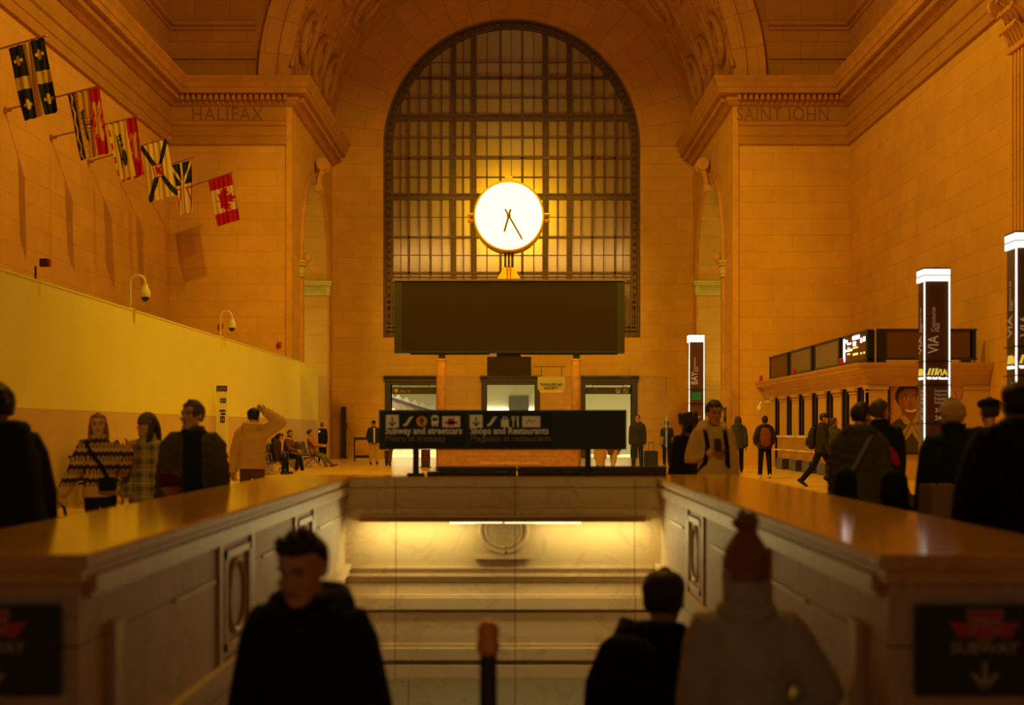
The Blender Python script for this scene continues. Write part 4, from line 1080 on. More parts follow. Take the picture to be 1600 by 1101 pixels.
# ================================================================== TICKET OFFICE
stone('office_stone', 'YZ', 3, 3, (.62, .40, .19), dark=.9)
TX0, TY0, TY1, TH = 9.42, 37.9, 53.4, 3.12
r = thing('ticket_office', 'stone ticket office with pilasters and dark bays against the right wall', 'ticket office', ((TX0 + XHR) / 2, 45.6, 0))
b = MB(); b.box(TX0 + .2, XHR - .01, TY0 + .56, TY1, 0, 2.56).box(TX0 + .02, TX0 + .6, 52.3, TY1, 0, 2.56); b.build('body', 'office_stone', r)
gaps = [51.2, 48.95, 46.85, 44.75, 42.65, 40.6, 38.75]
edges = []
for i, g in enumerate(gaps):
    d0, d1 = g - .52, g + .52
    lowz = .0 if i < 2 else 1.15
    MB().box(TX0 + .035, TX0 + .2, d0 - .02, d1 + .02, lowz, 2.5).build('dark_bay', 'dark_window', r)
    b = MB().box(TX0 + .02, TX0 + .05, (d0 + d1) / 2 - .03, (d0 + d1) / 2 + .03, lowz, 2.5); b.build('bay_bar', 'bronze_dark', r)
    if lowz: MB().box(TX0 + .02, TX0 + .2, d0, d1, .0, 1.15).build('bay_sill', 'office_stone', r)
ys = [52.3] + [v for g in gaps for v in (g + .52, g - .52)] + [TY0]
for i in range(0, len(ys), 2):
    y1, y0 = ys[i], ys[i + 1]
    if y1 - y0 < .1: continue
    b = MB().box(TX0, TX0 + .5, y0, y1, .0, 2.5); b.box(TX0 - .03, TX0 + .5, y0 - .03, y1 + .03, 0, .22); b.box(TX0 - .03, TX0 + .4, y0 - .03, y1 + .03, 2.34, 2.38); b.box(TX0 - .06, TX0 + .4, y0 - .06, y1 + .06, 2.42, 2.52)
    b.build('pilaster', 'office_stone', r)
# front end
b = MB().box(TX0, TX0 + .5, TY0 - .02, TY0 + .5, 0, 2.5); b.box(TX0 - .03, TX0 + .53, TY0 - .05, TY0 + .4, 2.42, 2.52); b.build('pilaster', 'office_stone', r)
b = MB().box(11.95, XHR - .01, TY0 - .02, TY0 + .5, 0, 2.5); b.box(11.92, XHR - .01, TY0 - .05, TY0 + .4, 2.42, 2.52); b.build('pilaster', 'office_stone', r)
MB().box(TX0 + .5, 11.95, TY0 + .15, TY0 + .55, 0, 2.6).build('front_wall', 'office_stone', r)
prof = [(0, 2.5), (.02, 2.5), (.02, 2.66), (.06, 2.68), (.06, 2.78), (.12, 2.82), (.16, 2.9), (.30, 2.94), (.32, 3.02), (.36, 3.06), (.38, TH), (0, TH)]
b = MB().sweep(prof, [(XHR - .01, TY1), (TX0, TY1), (TX0, TY0), (XHR - .01, TY0)])
b.box(TX0, XHR - .01, TY0, TY1, 2.55, TH - .02)
y = TY0
while y < TY1: b.box(TX0 - .14, TX0 - .04, y, y + .07, 2.83, 2.9); y += .16
x = TX0
while x < XHR - .1: b.box(x, x + .07, TY0 - .14, TY0 - .04, 2.83, 2.9); x += .16
b.build('cornice', 'office_stone', r)
# counters
for i, (yc, lab) in enumerate(((49.3, 'farthest'), (47.0, 'second from the far end'), (44.9, 'third from the far end'), (42.7, 'nearest, behind the walking man'))):
    c = thing('writing_counter', 'pale writing counter on a dark plinth along the ticket office, ' + lab, 'counter', (TX0 - .25, yc - 1, 0), 0, 'writing counters of the ticket office')
    ya, yb = yc - 1.55, yc - .45
    MB().box(TX0 - .62, TX0 - .06, ya, yb, 1.08, 1.14, .01).build('top', 'white_metal', c)
    MB().box(TX0 - .42, TX0 - .06, ya + .05, yb - .05, .36, 1.08).build('panel', 'office_stone', c)
    MB().box(TX0 - .58, TX0 - .06, ya, yb, .64, .68, .008).build('shelf', 'white_metal', c)
    MB().box(TX0 - .46, TX0 - .06, ya, yb, 0, .36).build('plinth', 'steel_dark', c)
# poster: a smiling uniformed person, printed flat on the front
r = thing('poster', 'large poster of a smiling person in dark uniform and neck scarf', 'poster', ((PX(1392, 37.9) + 11.9) / 2, TY0 + .12, .75))
yp = TY0 + .1; D = yp
x0, x1 = PX(1391, D), 11.9
MB().box(x0, x1, yp, yp + .05, PZ(706, D), PZ(582, D)).build('sheet', mat('poster_ground', (.50, .24, .07), .4), r)
b = MB().box(x0 - .06, x0, yp - .03, yp + .05, PZ(709, D), PZ(580, D)); b.box(x0 - .06, x1, yp - .03, yp + .05, PZ(710, D), PZ(706, D)); b.box(x0 - .06, x1, yp - .03, yp + .05, PZ(582, D), PZ(579, D)); b.build('poster_frame', 'bronze_dark', r)
for n_, c_ in dict(poster_skin=(.26, .095, .035), poster_skin_light=(.36, .145, .055), poster_hair=(.03, .018, .01), poster_coat=(.055, .045, .04), poster_scarf=(.42, .30, .22), poster_scarf_dark=(.20, .13, .10), poster_white=(.75, .62, .45), poster_pale=(.72, .46, .2)).items(): mat(n_, c_, .5)
PMS = ['poster_skin', 'poster_hair', 'poster_coat', 'poster_scarf', 'poster_white', 'poster_scarf_dark', 'poster_pale', 'poster_skin_light']
b = MB(); lay = [0]
def pp(pts, m_):
    lay[0] += 1; b.m = m_; b.prism([(PX(x, D), PZ(y, D)) for x, y in pts], 'Y', yp - .0012 * lay[0], yp - .0012 * lay[0] + .001)
def ell(cx_, cy_, rx, ry, m_, rot=0, n=28):
    q = math.radians(rot); pp([(cx_ + rx * math.cos(a) * math.cos(q) - ry * math.sin(a) * math.sin(q), cy_ + rx * math.cos(a) * math.sin(q) + ry * math.sin(a) * math.cos(q)) for a in [2 * PI * i / n for i in range(n)]], m_)
pp([(1470, 640), (1485, 600), (1530, 585), (1530, 706), (1462, 706)], 6)
pp([(1391, 706), (1391, 664), (1400, 656), (1412, 650), (1420, 660), (1432, 650), (1446, 656), (1456, 668), (1462, 706)], 2)
ell(1419, 619, 20.5, 20, 1); pp([(1407, 632), (1431, 634), (1431, 655), (1420, 662), (1410, 654)], 0)
ell(1420.5, 626, 17, 22, 0, -6); ell(1424, 628, 12, 17, 7, -6); pp([(1402, 620), (1404, 608), (1414, 602), (1430, 601), (1439, 612), (1436, 610), (1428, 607), (1414, 608), (1406, 614)], 1)
for cx_ in (1415.5, 1430.5):
    ell(cx_, 622, 3.4, 1.7, 4); ell(cx_, 622, 1.7, 1.7, 1); pp([(cx_ - 5, 618.5), (cx_, 615.5), (cx_ + 5, 617.5), (cx_, 617)], 1)
pp([(1422, 623), (1426, 633), (1419.5, 634)], 0); ell(1423, 634, 4, 1.6, 0)
pp([(1411, 638), (1423, 640), (1435, 636.5), (1431, 644), (1424, 646), (1416, 644.5)], 5); pp([(1412.5, 639), (1423, 641), (1433.5, 637.7), (1430, 642.5), (1424, 644), (1417, 643)], 4)
pp([(1406, 652), (1413, 648), (1424, 660), (1431, 649), (1436, 654), (1430, 664), (1414, 663)], 3)
pp([(1421, 660), (1427, 658), (1424, 676), (1412, 692), (1402, 688), (1410, 674)], 3); pp([(1424, 660), (1430, 660), (1445, 682), (1434, 690), (1425, 676)], 3)
pp([(1420, 664), (1423, 664), (1414, 684), (1409, 688)], 5); pp([(1427, 664), (1429, 664), (1438, 682), (1435, 686)], 5); ell(1424, 662, 4, 3.4, 5)
b.build('portrait', PMS, r)
t = TX(); t.add('VIA', .52, (PX(1490, D), yp - .004, PZ(632, D)), extrude=.001, xscale=.9); t.build('lettering', 'poster_ground', r)

# display boards on the office roof
def board(a, c, lab, lit=False, face='side', mt='screen_brown'):
    r = thing('display_board', lab, 'display board', ((a[0] + c[0]) / 2, (a[1] + c[1]) / 2, TH), 0, 'display boards on the ticket office roof')
    z0, z1 = TH + .12, 4.02
    A, C_ = Vector((a[0], a[1], 0)), Vector((c[0], c[1], 0)); d = (C_ - A).normalized()
    nrm = Vector((-1, 0, 0)) if face == 'side' else Vector((0, -1, 0))
    zz = Vector((0, 0, (z0 + z1) / 2)); h = z1 - z0
    MB().obox(A + d * .12 + zz, C_ - d * .12 + zz, .1, h - .06).build('screen', mt, r)
    b = MB()
    for z in (z0, z1): b.obox(A + Vector((0, 0, z)), C_ + Vector((0, 0, z)), .16, .05)
    b.build('board_frame', 'steel_dark', r)
    for q in (A + d * .1, C_ - d * .1):
        b = MB().obox(q + Vector((0, 0, TH)), q + Vector((0, 0, z1)), .2, .2) if q == A + d * .1 else MB().obox(q + Vector((0, 0, z0)), q + Vector((0, 0, z1)), .16, .1)
        b.build('post', 'black', r)
    if lit:
        b = MB(); f_ = A + nrm * .055; L = (C_ - A).length
        def seg(u0, u1, v0, v1, m_): b.m = m_; b.obox(f_ + d * L * u0 + Vector((0, 0, z1 - h * (v0 + v1) / 2)), f_ + d * L * u1 + Vector((0, 0, z1 - h * (v0 + v1) / 2)), .012, h * (v1 - v0))
        # u runs from the near end to the far end
        seg(.90, .97, .08, .92, 0); seg(.80, .90, .14, .24, 0); seg(.66, .80, .26, .33, 0); seg(.62, .90, .50, .57, 0); seg(.70, .8, .42, .47, 1); seg(.70, .8, .64, .7, 1)
        seg(.34, .60, .06, .2, 0); seg(.48, .58, .26, .42, 0); seg(.40, .58, .46, .52, 1); seg(.40, .58, .68, .76, 1)
        seg(.25, .30, .2, .36, 0); seg(.12, .2, .18, .34, 0); seg(.25, .30, .7, .77, 1); seg(.14, .19, .7, .77, 1); seg(.02, .05, .05, .3, 0); seg(.02, .05, .42, .48, 1)
        b.build('text', ['led_white', 'led_yellow'], r)
    return r
XB = TX0 + .16
mat('screen_pale', (.25, .19, .15), .45, spec=.2)
board((XB, 49.5), (XB, 53.2), 'small brown display board at the far end of the office roof')
board((XB, 45.5), (XB, 49.3), 'blank greyish display board second along the office roof', mt='screen_pale')
board((XB, 41.6), (XB, 45.3), 'blank greyish display board next to the lit one', mt='screen_pale')
board((XB, 38.3), (XB, 41.4), 'lit display board with white and yellow text rows', True)
board((XB + .12, TY0 + .2), (12.35, TY0 + .2), 'wide blank brown display board facing forward over the poster', face='front')
for y, lab in ((53.35, 'at the far end'), (47.0, 'below the second board'), (40.2, 'below the lit board')):
    r = thing('alarm_light', 'small red alarm light on the office cornice ' + lab, 'alarm light', (TX0 - .2, y, TH), 0, 'red alarm lights')
    MB().box(TX0 - .27, TX0 - .13, y - .07, y + .07, TH, TH + .06).build('base', 'red_dim', r); MB().box(TX0 - .26, TX0 - .14, y - .06, y + .06, TH + .06, TH + .24, .03).build('lens', 'red_paint', r)
r = thing('roof_post', 'dark pointed upright post on the office roof by the right wall', 'post', (12.3, TY0 + 1.2, TH))
MB().prism([(12.2, TH), (12.5, TH), (12.5, 4.05), (12.42, 3.7)], 'Y', TY0 + 1.1, TY0 + 1.3).build('fin', 'bronze_dark', r)
# camera on the office corner
r = thing('surveillance_camera', 'white surveillance camera on a bent arm at the far end of the ticket office', 'camera', (TX0, 52.6, 2.2))
MB().tube([(TX0, 52.6, 2.35), (TX0 - .12, 52.6, 2.38), (TX0 - .3, 52.6, 2.36), (TX0 - .38, 52.6, 2.25)], .05, 10, True).build('arm', 'white_metal', r, 60)
b = MB().sphere((TX0 - .38, 52.6, 2.12), (.11, .11, .13)); b.build('dome', 'white_metal', r, 60)

# ================================================================== SMALL FITTINGS
def goose(py_base, px_base, D, lab):
    x, z = XH - .06, 3.84; s = .95
    r = thing('security_camera', lab, 'security camera', (x, D, z), 0, 'cameras on top of the hoarding')
    MB().box(x - .09, x + .09, D - .09, D + .09, z, z + .03).build('base_plate', 'white_metal', r)
    pts = [(x, D, z + .02), (x, D, z + .55 * s)]
    for k in range(1, 10): a = PI - PI * k / 9; pts.append((x + .155 * (1 + math.cos(a)), D, z + .58 * s + .155 * math.sin(a)))
    pts.append((x + .31, D, z + .50 * s))
    MB().tube(pts, .026, 10, True).build('gooseneck', 'white_metal', r, 60)
    MB().lathe([(.02, .53), (.06, .53), (.07, .46), (.105, .40), (.11, .30), (.1, .27), (.02, .27)], (x + .31, D, z - .02), 'Z', 20).build('housing', 'white_metal', r, 40)
    MB().sphere((x + .31, D, z + .25), (.085, .085, .1)).build('lens_dome', 'black_gloss', r, 60)
goose(487, 207, 29.4, 'white gooseneck camera on the hoarding, the nearer and larger one')
goose(530, 347, 38.4, 'white gooseneck camera on the hoarding, the farther and smaller one')
D = 23.6
r = thing('alarm_box', 'small dark alarm box on a stick above the left end of the hoarding', 'alarm box', (XH - .06, D, 3.84))
MB().tube([(XH - .06, D, 3.84), (XH - .06, D, PZ(416, D))], .02, 8).build('stick', 'bronze_dark', r)
MB().box(PX(63, D), PX(76, D), D - .06, D + .06, PZ(417, D), PZ(404, D), .01).build('box', mat('dark_red', (.10, .015, .01), .4), r)
MB().box(PX(76, D), PX(79, D), D - .05, D + .05, PZ(416, D), PZ(405, D)).build('side_lens', 'red_dim', r)
for px, py, D, lab in ((437, 538, 53.75, 'red alarm device on the end wall above the hoarding'), (345.5, 509, 53.75, 'red alarm device half hidden behind the farther camera pole')):
    x, z = PX(px, D), PZ(py, D)
    r = thing('alarm_strobe', lab, 'alarm light', (x, D, z - .1), 0, 'red alarm lights')
    MB().box(x - .07, x + .07, D - .08, D + .06, z - .1, z + .1, .015).build('body', 'red_paint', r); MB().sphere((x, D - .09, z - .02), (.05, .04, .05)).build('lens', 'red_dim', r)
x = PX(541.5, 65.95)
tag(MB().box(x - .06, x + .06, 65.85, 65.97, PZ(670, 66), PZ(661, 66), .01).build('fire_alarm_switch', 'red_paint'), 'small red fire alarm pull on the back wall beside the dark post', 'fire alarm')
D = 65.6
r = thing('dark_post', 'tall dark post standing before the back wall left of the doorways', 'post', (PX(537, D), D, 0))
MB().box(PX(533.5, D), PX(541, D), D - .1, D + .1, 0, PZ(635, D), .01).build('shaft', 'steel_dark', r); MB().box(PX(531, D), PX(543, D), D - .16, D + .16, 0, .04).build('base', 'steel_dark', r)
D = 60.0
r = thing('folding_barrier', 'low dark framed barrier by the back wall behind the man in the cap', 'barrier', (PX(566, D), D, 0))
for px in (554, 579): MB().tube([(PX(px, D), D, 0), (PX(px, D), D, PZ(685, D))], .03, 8, True).build('upright', 'bronze_dark', r)
b = MB(); bx(b, 553, 580, 683, 687, D - .03, D + .03); b.build('top_rail', 'black', r)
b = MB(); bx(b, 553, 580, 711, 715, D - .04, D + .04); b.build('bottom_rail', 'black', r)
bx(MB(), 556, 577, 689, 710, D - .012, D + .012).build('panel', 'wood', r)
D = 53.7
r = thing('wall_reader', 'narrow grey upright panel on the end wall beside the right arch', 'wall panel', (PX(1133, D), D, PZ(664, D)))
bx(MB(), 1131, 1135, 636, 664, D - .06, D + .06).build('panel', 'steel_dark', r); bx(MB(), 1132, 1134, 640, 650, D - .07, D - .05).build('face_plate', 'sign_grey', r)
D = 37.15
r = thing('totem_sign', 'tall slim white notice post with dark header before the hoarding', 'sign', (PX(346.5, D), D, 0))
bx(MB(), 338, 355, 602, 755, D, D + .08).build('panel', 'white_paint', r)
bx(MB(), 338, 355, 602.5, 611, D - .01, D).build('header', 'bronze_dark', r)
t = TX(); t.add('EXITS', .09, (PX(340, D), D - .013, PZ(609, D))); t.mb.m = 1
for p_ in ((344, 353, 622, 629), (343, 352, 640, 643), (345, 352, 645, 648), (344, 351, 650, 660)):
    bx(t.mb, *p_, D - .01, D)
t.mb.m = 0
for p_ in ((345.5, 348, 623.5, 627.5), (349.5, 351.5, 624, 627), (345.5, 347, 652, 658), (348.5, 349.8, 652, 658)): bx(t.mb, *p_, D - .014, D - .009)
t.build('lettering', ['sign_cream', 'black_matte'], r)
MB().box(PX(335, D), PX(358, D), D - .2, D + .28, 0, .04).build('base', 'steel_dark', r)

# benches: perforated dark metal seats in linked rows, facing the hall
def bench(y0, n, lab):
    x = -7.38; r = thing('waiting_bench', lab, 'bench', (x, y0 + n * .31, 0), 0, 'metal waiting benches along the hoarding')
    L = n * .62
    MB().box(x - .03, x + .03, y0, y0 + L, .30, .36).build('beam', 'black', r)
    for k in range(2 if n > 1 else 1):
        yy = y0 + .25 + k * (L - .5)
        b = MB().obox((x, yy, .3), (x + .28, yy, .03), .05, .05, up=(0, 1, 0)); b.obox((x, yy, .3), (x - .28, yy, .03), .05, .05, up=(0, 1, 0)); b.build('leg', 'steel', r)
    for k in range(n):
        a, c = y0 + k * .62 + .03, y0 + k * .62 + .59
        b = MB()
        for i in range(7): b.box(x - .2 + i * .063, x - .2 + i * .063 + .045, a, c, .415, .43)
        b.box(x - .22, x - .19, a, c, .40, .44).box(x + .22, x + .26, a, c, .38, .42); b.build('seat', 'black', r)
        b = MB()
        for i in range(8): b.obox((x - .24, a + .03 + i * .066, .46), (x - .34, a + .03 + i * .066, .88), .045, .012, up=(1, 0, 0))
        b.obox((x - .35, a, .89), (x - .35, c, .89), .03, .03); b.build('backrest', 'black', r)
    for k in range(n + 1):
        yy = y0 + k * .62
        b = MB().tube([(x - .2, yy, .42), (x - .22, yy, .64), (x + .16, yy, .64), (x + .2, yy, .42)], .018, 8, True); b.build('armrest', 'steel', r, 60)
bench(49.7, 4, 'dark metal bench farthest along the hoarding, under the seated person in orange')
bench(41.4, 8, 'dark metal bench under the bearded seated man')
bench(33.0, 6, 'dark metal bench beside the person in the tan coat')
bench(24.6, 6, 'dark metal bench behind the woman in the patterned sweater')
# ================================================================== PEOPLE
def remesh(mb, voxel, it=4, fac=.5):
    me = mb.mesh('tmp', 'black', None, True); o = bpy.data.objects.new('tmp', me); COL.objects.link(o)
    m_ = o.modifiers.new('r', 'REMESH'); m_.mode = 'VOXEL'; m_.voxel_size = voxel
    if it: q = o.modifiers.new('s', 'SMOOTH'); q.iterations = it; q.factor = fac
    dg = bpy.context.evaluated_depsgraph_get(); ev = o.evaluated_get(dg); out = ev.to_mesh()
    r = MB(); r.v = [v.co.copy() for v in out.vertices]; r.f = [list(p.vertices) for p in out.polygons]; r.mi = [0] * len(r.f)
    ev.to_mesh_clear(); bpy.data.objects.remove(o); bpy.data.meshes.remove(me)
    return r
def joined(*mbs):
    r = MB()
    for q in mbs: r._add(q.v, q.f)
    return r
for n_, c_ in dict(skin=(.50, .24, .12), skin_warm=(.46, .20, .09), skin_dark=(.20, .09, .045), skin_pale=(.58, .31, .17)).items(): mat(n_, c_, .5, noise_amt=.06, nscale=25)
for n_, c_, rg in (('hair_black', (.010, .008, .007), .6), ('hair_brown', (.06, .028, .012), .6), ('hair_dark', (.025, .014, .008), .6), ('hair_blond', (.52, .31, .12), .65), ('hair_grey', (.30, .22, .14), .7), ('hair_auburn', (.20, .07, .02), .6),
    ('eye', (.02, .012, .008), .15), ('lips', (.30, .09, .06), .5)): mat(n_, c_, rg)
def cloth(n, c, rg=.85, b=.25, bs=60): mat(n, c, rg, spec=.15, bump=b, bscale=bs, noise_amt=.10, nscale=9)
for n_, c_ in dict(cloth_black=(.010, .012, .013), cloth_ink=(.012, .016, .019), cloth_navy=(.018, .026, .036), cloth_charcoal=(.035, .033, .030), cloth_olive=(.075, .062, .035), cloth_grey=(.15, .125, .09), cloth_sand=(.62, .40, .18),
    cloth_cream=(.66, .50, .28), cloth_tan=(.66, .41, .15), cloth_brown=(.13, .06, .025), cloth_rust=(.38, .13, .035), cloth_maroon=(.20, .030, .018), cloth_coat=(.46, .42, .31), cloth_hat=(.30, .135, .045), cloth_yellow=(.60, .36, .07), cloth_hoodie=(.56, .36, .17),
    cloth_slate=(.060, .064, .058), cloth_khaki=(.50, .33, .12), cloth_red=(.36, .015, .02), cloth_quilt=(.055, .045, .03), cloth_wine=(.09, .018, .014), cloth_plum=(.045, .022, .020), leather_orange=(.22, .065, .016), cloth_white=(.65, .55, .38), cloth_beige=(.30, .25, .16), cloth_beanie=(.14, .10, .05)).items(): cloth(n_, c_)
def pattern(name, kind, c1, c2, c3):
    m = bpy.data.materials.new(name); m.use_nodes = True; nt = m.node_tree; b = nt.nodes['Principled BSDF']; b.inputs['Roughness'].default_value = .9; b.inputs['Specular IOR Level'].default_value = .1
    tc = nt.nodes.new('ShaderNodeTexCoord'); sp = nt.nodes.new('ShaderNodeSeparateXYZ'); nt.links.new(tc.outputs['Object'], sp.inputs[0])
    def mt(op, a, bb=0):
        n = nt.nodes.new('ShaderNodeMath'); n.operation = op
        for i, v in enumerate((a, bb)):
            if isinstance(v, (int, float)): n.inputs[i].default_value = v
            else: nt.links.new(v, n.inputs[i])
        return n.outputs[0]
    X, Y, Z = sp.outputs
    def stripe(v, period, duty, off=0): return mt('LESS_THAN', mt('FRACT', mt('ADD', mt('DIVIDE', v, period), off)), duty)
    def mix(f, a, bb):
        n = nt.nodes.new('ShaderNodeMix'); n.data_type = 'RGBA'
        nt.links.new(f, n.inputs[0])
        for i, v in ((6, a), (7, bb)):
            if isinstance(v, tuple): n.inputs[i].default_value = (*v, 1)
            else: nt.links.new(v, n.inputs[i])
        return n.outputs[2]
    H_ = mt('ADD', X, mt('MULTIPLY', Y, .6))
    if kind == 'knit':
        zig = mt('MULTIPLY', mt('ABSOLUTE', mt('SUBTRACT', mt('FRACT', mt('DIVIDE', H_, .045)), .5)), .035)
        band = stripe(mt('ADD', Z, zig), .125, .36); tooth = mt('MULTIPLY', stripe(Z, .125, .36, .45), stripe(H_, .03, .5))
        col = mix(band, c1, c2); col = mix(tooth, col, c3)
        hem = mt('MAXIMUM', mt('LESS_THAN', Z, .835), mt('GREATER_THAN', Z, 1.29)); col = mix(hem, col, c1)
    elif kind == 'plaid':
        a = mt('ADD', stripe(H_, .13, .32), stripe(Z, .13, .32)); f = mt('MULTIPLY', a, .5); col = mix(f, c1, c2)
        th = mt('MAXIMUM', stripe(H_, .13, .06, .45), stripe(Z, .13, .06, .45)); col = mix(th, col, c3)
    elif kind == 'tiger':
        v = mt('ADD', Z, mt('MULTIPLY', mt('ABSOLUTE', X), -.7)); col = mix(stripe(v, .07, .22), c1, c2)
    nt.links.new(col, b.inputs['Base Color']); M[name] = m
pattern('knit', 'knit', (.52, .34, .16), (.05, .025, .015), (.13, .07, .035))
pattern('plaid', 'plaid', (.34, .25, .14), (.10, .085, .06), (.52, .40, .24))
pattern('tiger', 'tiger', (.62, .38, .09), (.16, .07, .02), (0, 0, 0))

# ---- head, hands (built once, reused)
HEADP = [(-.118, .020, -.078, -.045), (-.112, .034, -.092, -.03), (-.098, .046, -.098, -.01), (-.078, .056, -.096, .025), (-.05, .064, -.092, .06), (-.02, .069, -.089, .082), (.01, .0735, -.085, .094), (.035, .0765, -.089, .099),
         (.06, .0765, -.088, .097), (.085, .069, -.076, .088), (.105, .054, -.056, .068), (.117, .034, -.032, .042), (.122, .012, -.012, .016)]
def head_rings(prof, n=28, grow=0):
    out = []
    for z, w_, f, b_ in prof:
        c, d = (f + b_) / 2, (b_ - f) / 2
        out.append([((w_ + grow) * math.copysign(abs(math.cos(a)) ** .92, math.cos(a)), c + (d + grow) * math.sin(a), z) for a in [2 * PI * i / n for i in range(n)]])
    return out
def make_head():
    b = MB().rings(head_rings(HEADP))
    b.loft([(0, -.086, .022), (0, -.098, .0), (0, -.110, -.022), (0, -.104, -.032)], [(.008, .01), (.010, .012), (.015, .012), (.012, .006)], n=10)
    for s_ in (-1, 1):
        b.sphere((s_ * .011, -.102, -.028), (.008, .009, .007))
        b.sphere((s_ * .076, .012, -.005), (.010, .022, .032)); b.sphere((s_ * .080, .018, .012), (.008, .016, .016))
        b.loft([(s_ * .010, -.092, .030), (s_ * .032, -.091, .036), (s_ * .054, -.076, .030)], [.008, .009, .006], n=8)
        b.sphere((s_ * .046, -.074, -.026), (.020, .018, .020))
    b.sphere((0, -.093, -.056), (.022, .010, .006)); b.sphere((0, -.092, -.066), (.019, .010, .007)); b.sphere((0, -.088, -.104), (.020, .012, .012))
    return remesh(b, .0055, 3, .45)
HEAD = make_head()
HANDS = {}
def hand(curl, spread=0):
    k = (curl, spread)
    if k in HANDS: return HANDS[k]
    b = MB()
    b.loft([(0, 0, .02), (0, 0, -.02), (-.002, 0, -.055), (-.004, 0, -.092)], [(.024, .020), (.036, .016), (.041, .015), (.039, .012)], side=(0, 1, 0), n=14, sq=.8)
    for y, L, r in ((-.030, .074, .0088), (-.010, .083, .0090), (.011, .077, .0086), (.030, .060, .0078)):
        p = Vector((-.004, y, -.090)); pts = [p.copy()]; a = math.radians(curl * .3 + 5); sp_ = math.radians(spread * y / .03)
        for f, c in ((.44, 1), (.31, 1.1), (.25, .8)):
            p = p + Vector((-math.sin(a), math.sin(sp_) * math.cos(a), -math.cos(a))) * L * f; pts.append(p.copy()); a += math.radians(curl * c)
        b.tube(pts, [r, r * .96, r * .9, r * .78], 8, True)
    b.tube([(-.004, -.022, -.022), (-.012, -.044, -.046), (-.020 - curl * .0001, -.056, -.072), (-.030 - curl * .0002, -.056, -.094)], [.013, .011, .0095, .008], 8, True)
    HANDS[k] = remesh(b, .0042, 2, .4)
    return HANDS[k]

TORSO = [(.80, .160, .118), (.90, .165, .120), (1.0, .150, .110), (1.10, .142, .102), (1.22, .152, .110), (1.33, .164, .110), (1.395, .158, .096), (1.44, .118, .080), (1.475, .075, .066)]
def tprof(z):
    for (a, w0, d0), (c, w1, d1) in zip(TORSO, TORSO[1:]):
        if z <= c: t = max(0, (z - a) / (c - a)); return w0 + (w1 - w0) * t, d0 + (d1 - d0) * t
    return TORSO[-1][1:]

DOWN = ((.14, .02, -1), (.06, .16, -1))
BACK_ARM = ((.10, -.35, -1), (.03, -.05, -1)); FWD_ARM = ((.10, .35, -1), (.04, .6, -1)); POCKET = ((.30, -.12, -1), (-.20, .40, -.85)); HOLD = ((.12, .10, -1), (-.45, .9, .25))
STAND = ((2, 0, 3), (-2, -2, 3)); STRIDE = ((24, 6, 2), (-18, -34, 2)); STRIDE2 = ((-18, -34, 2), (24, 6, 2)); SIT = ((86, 4, 6), (84, -4, 6))

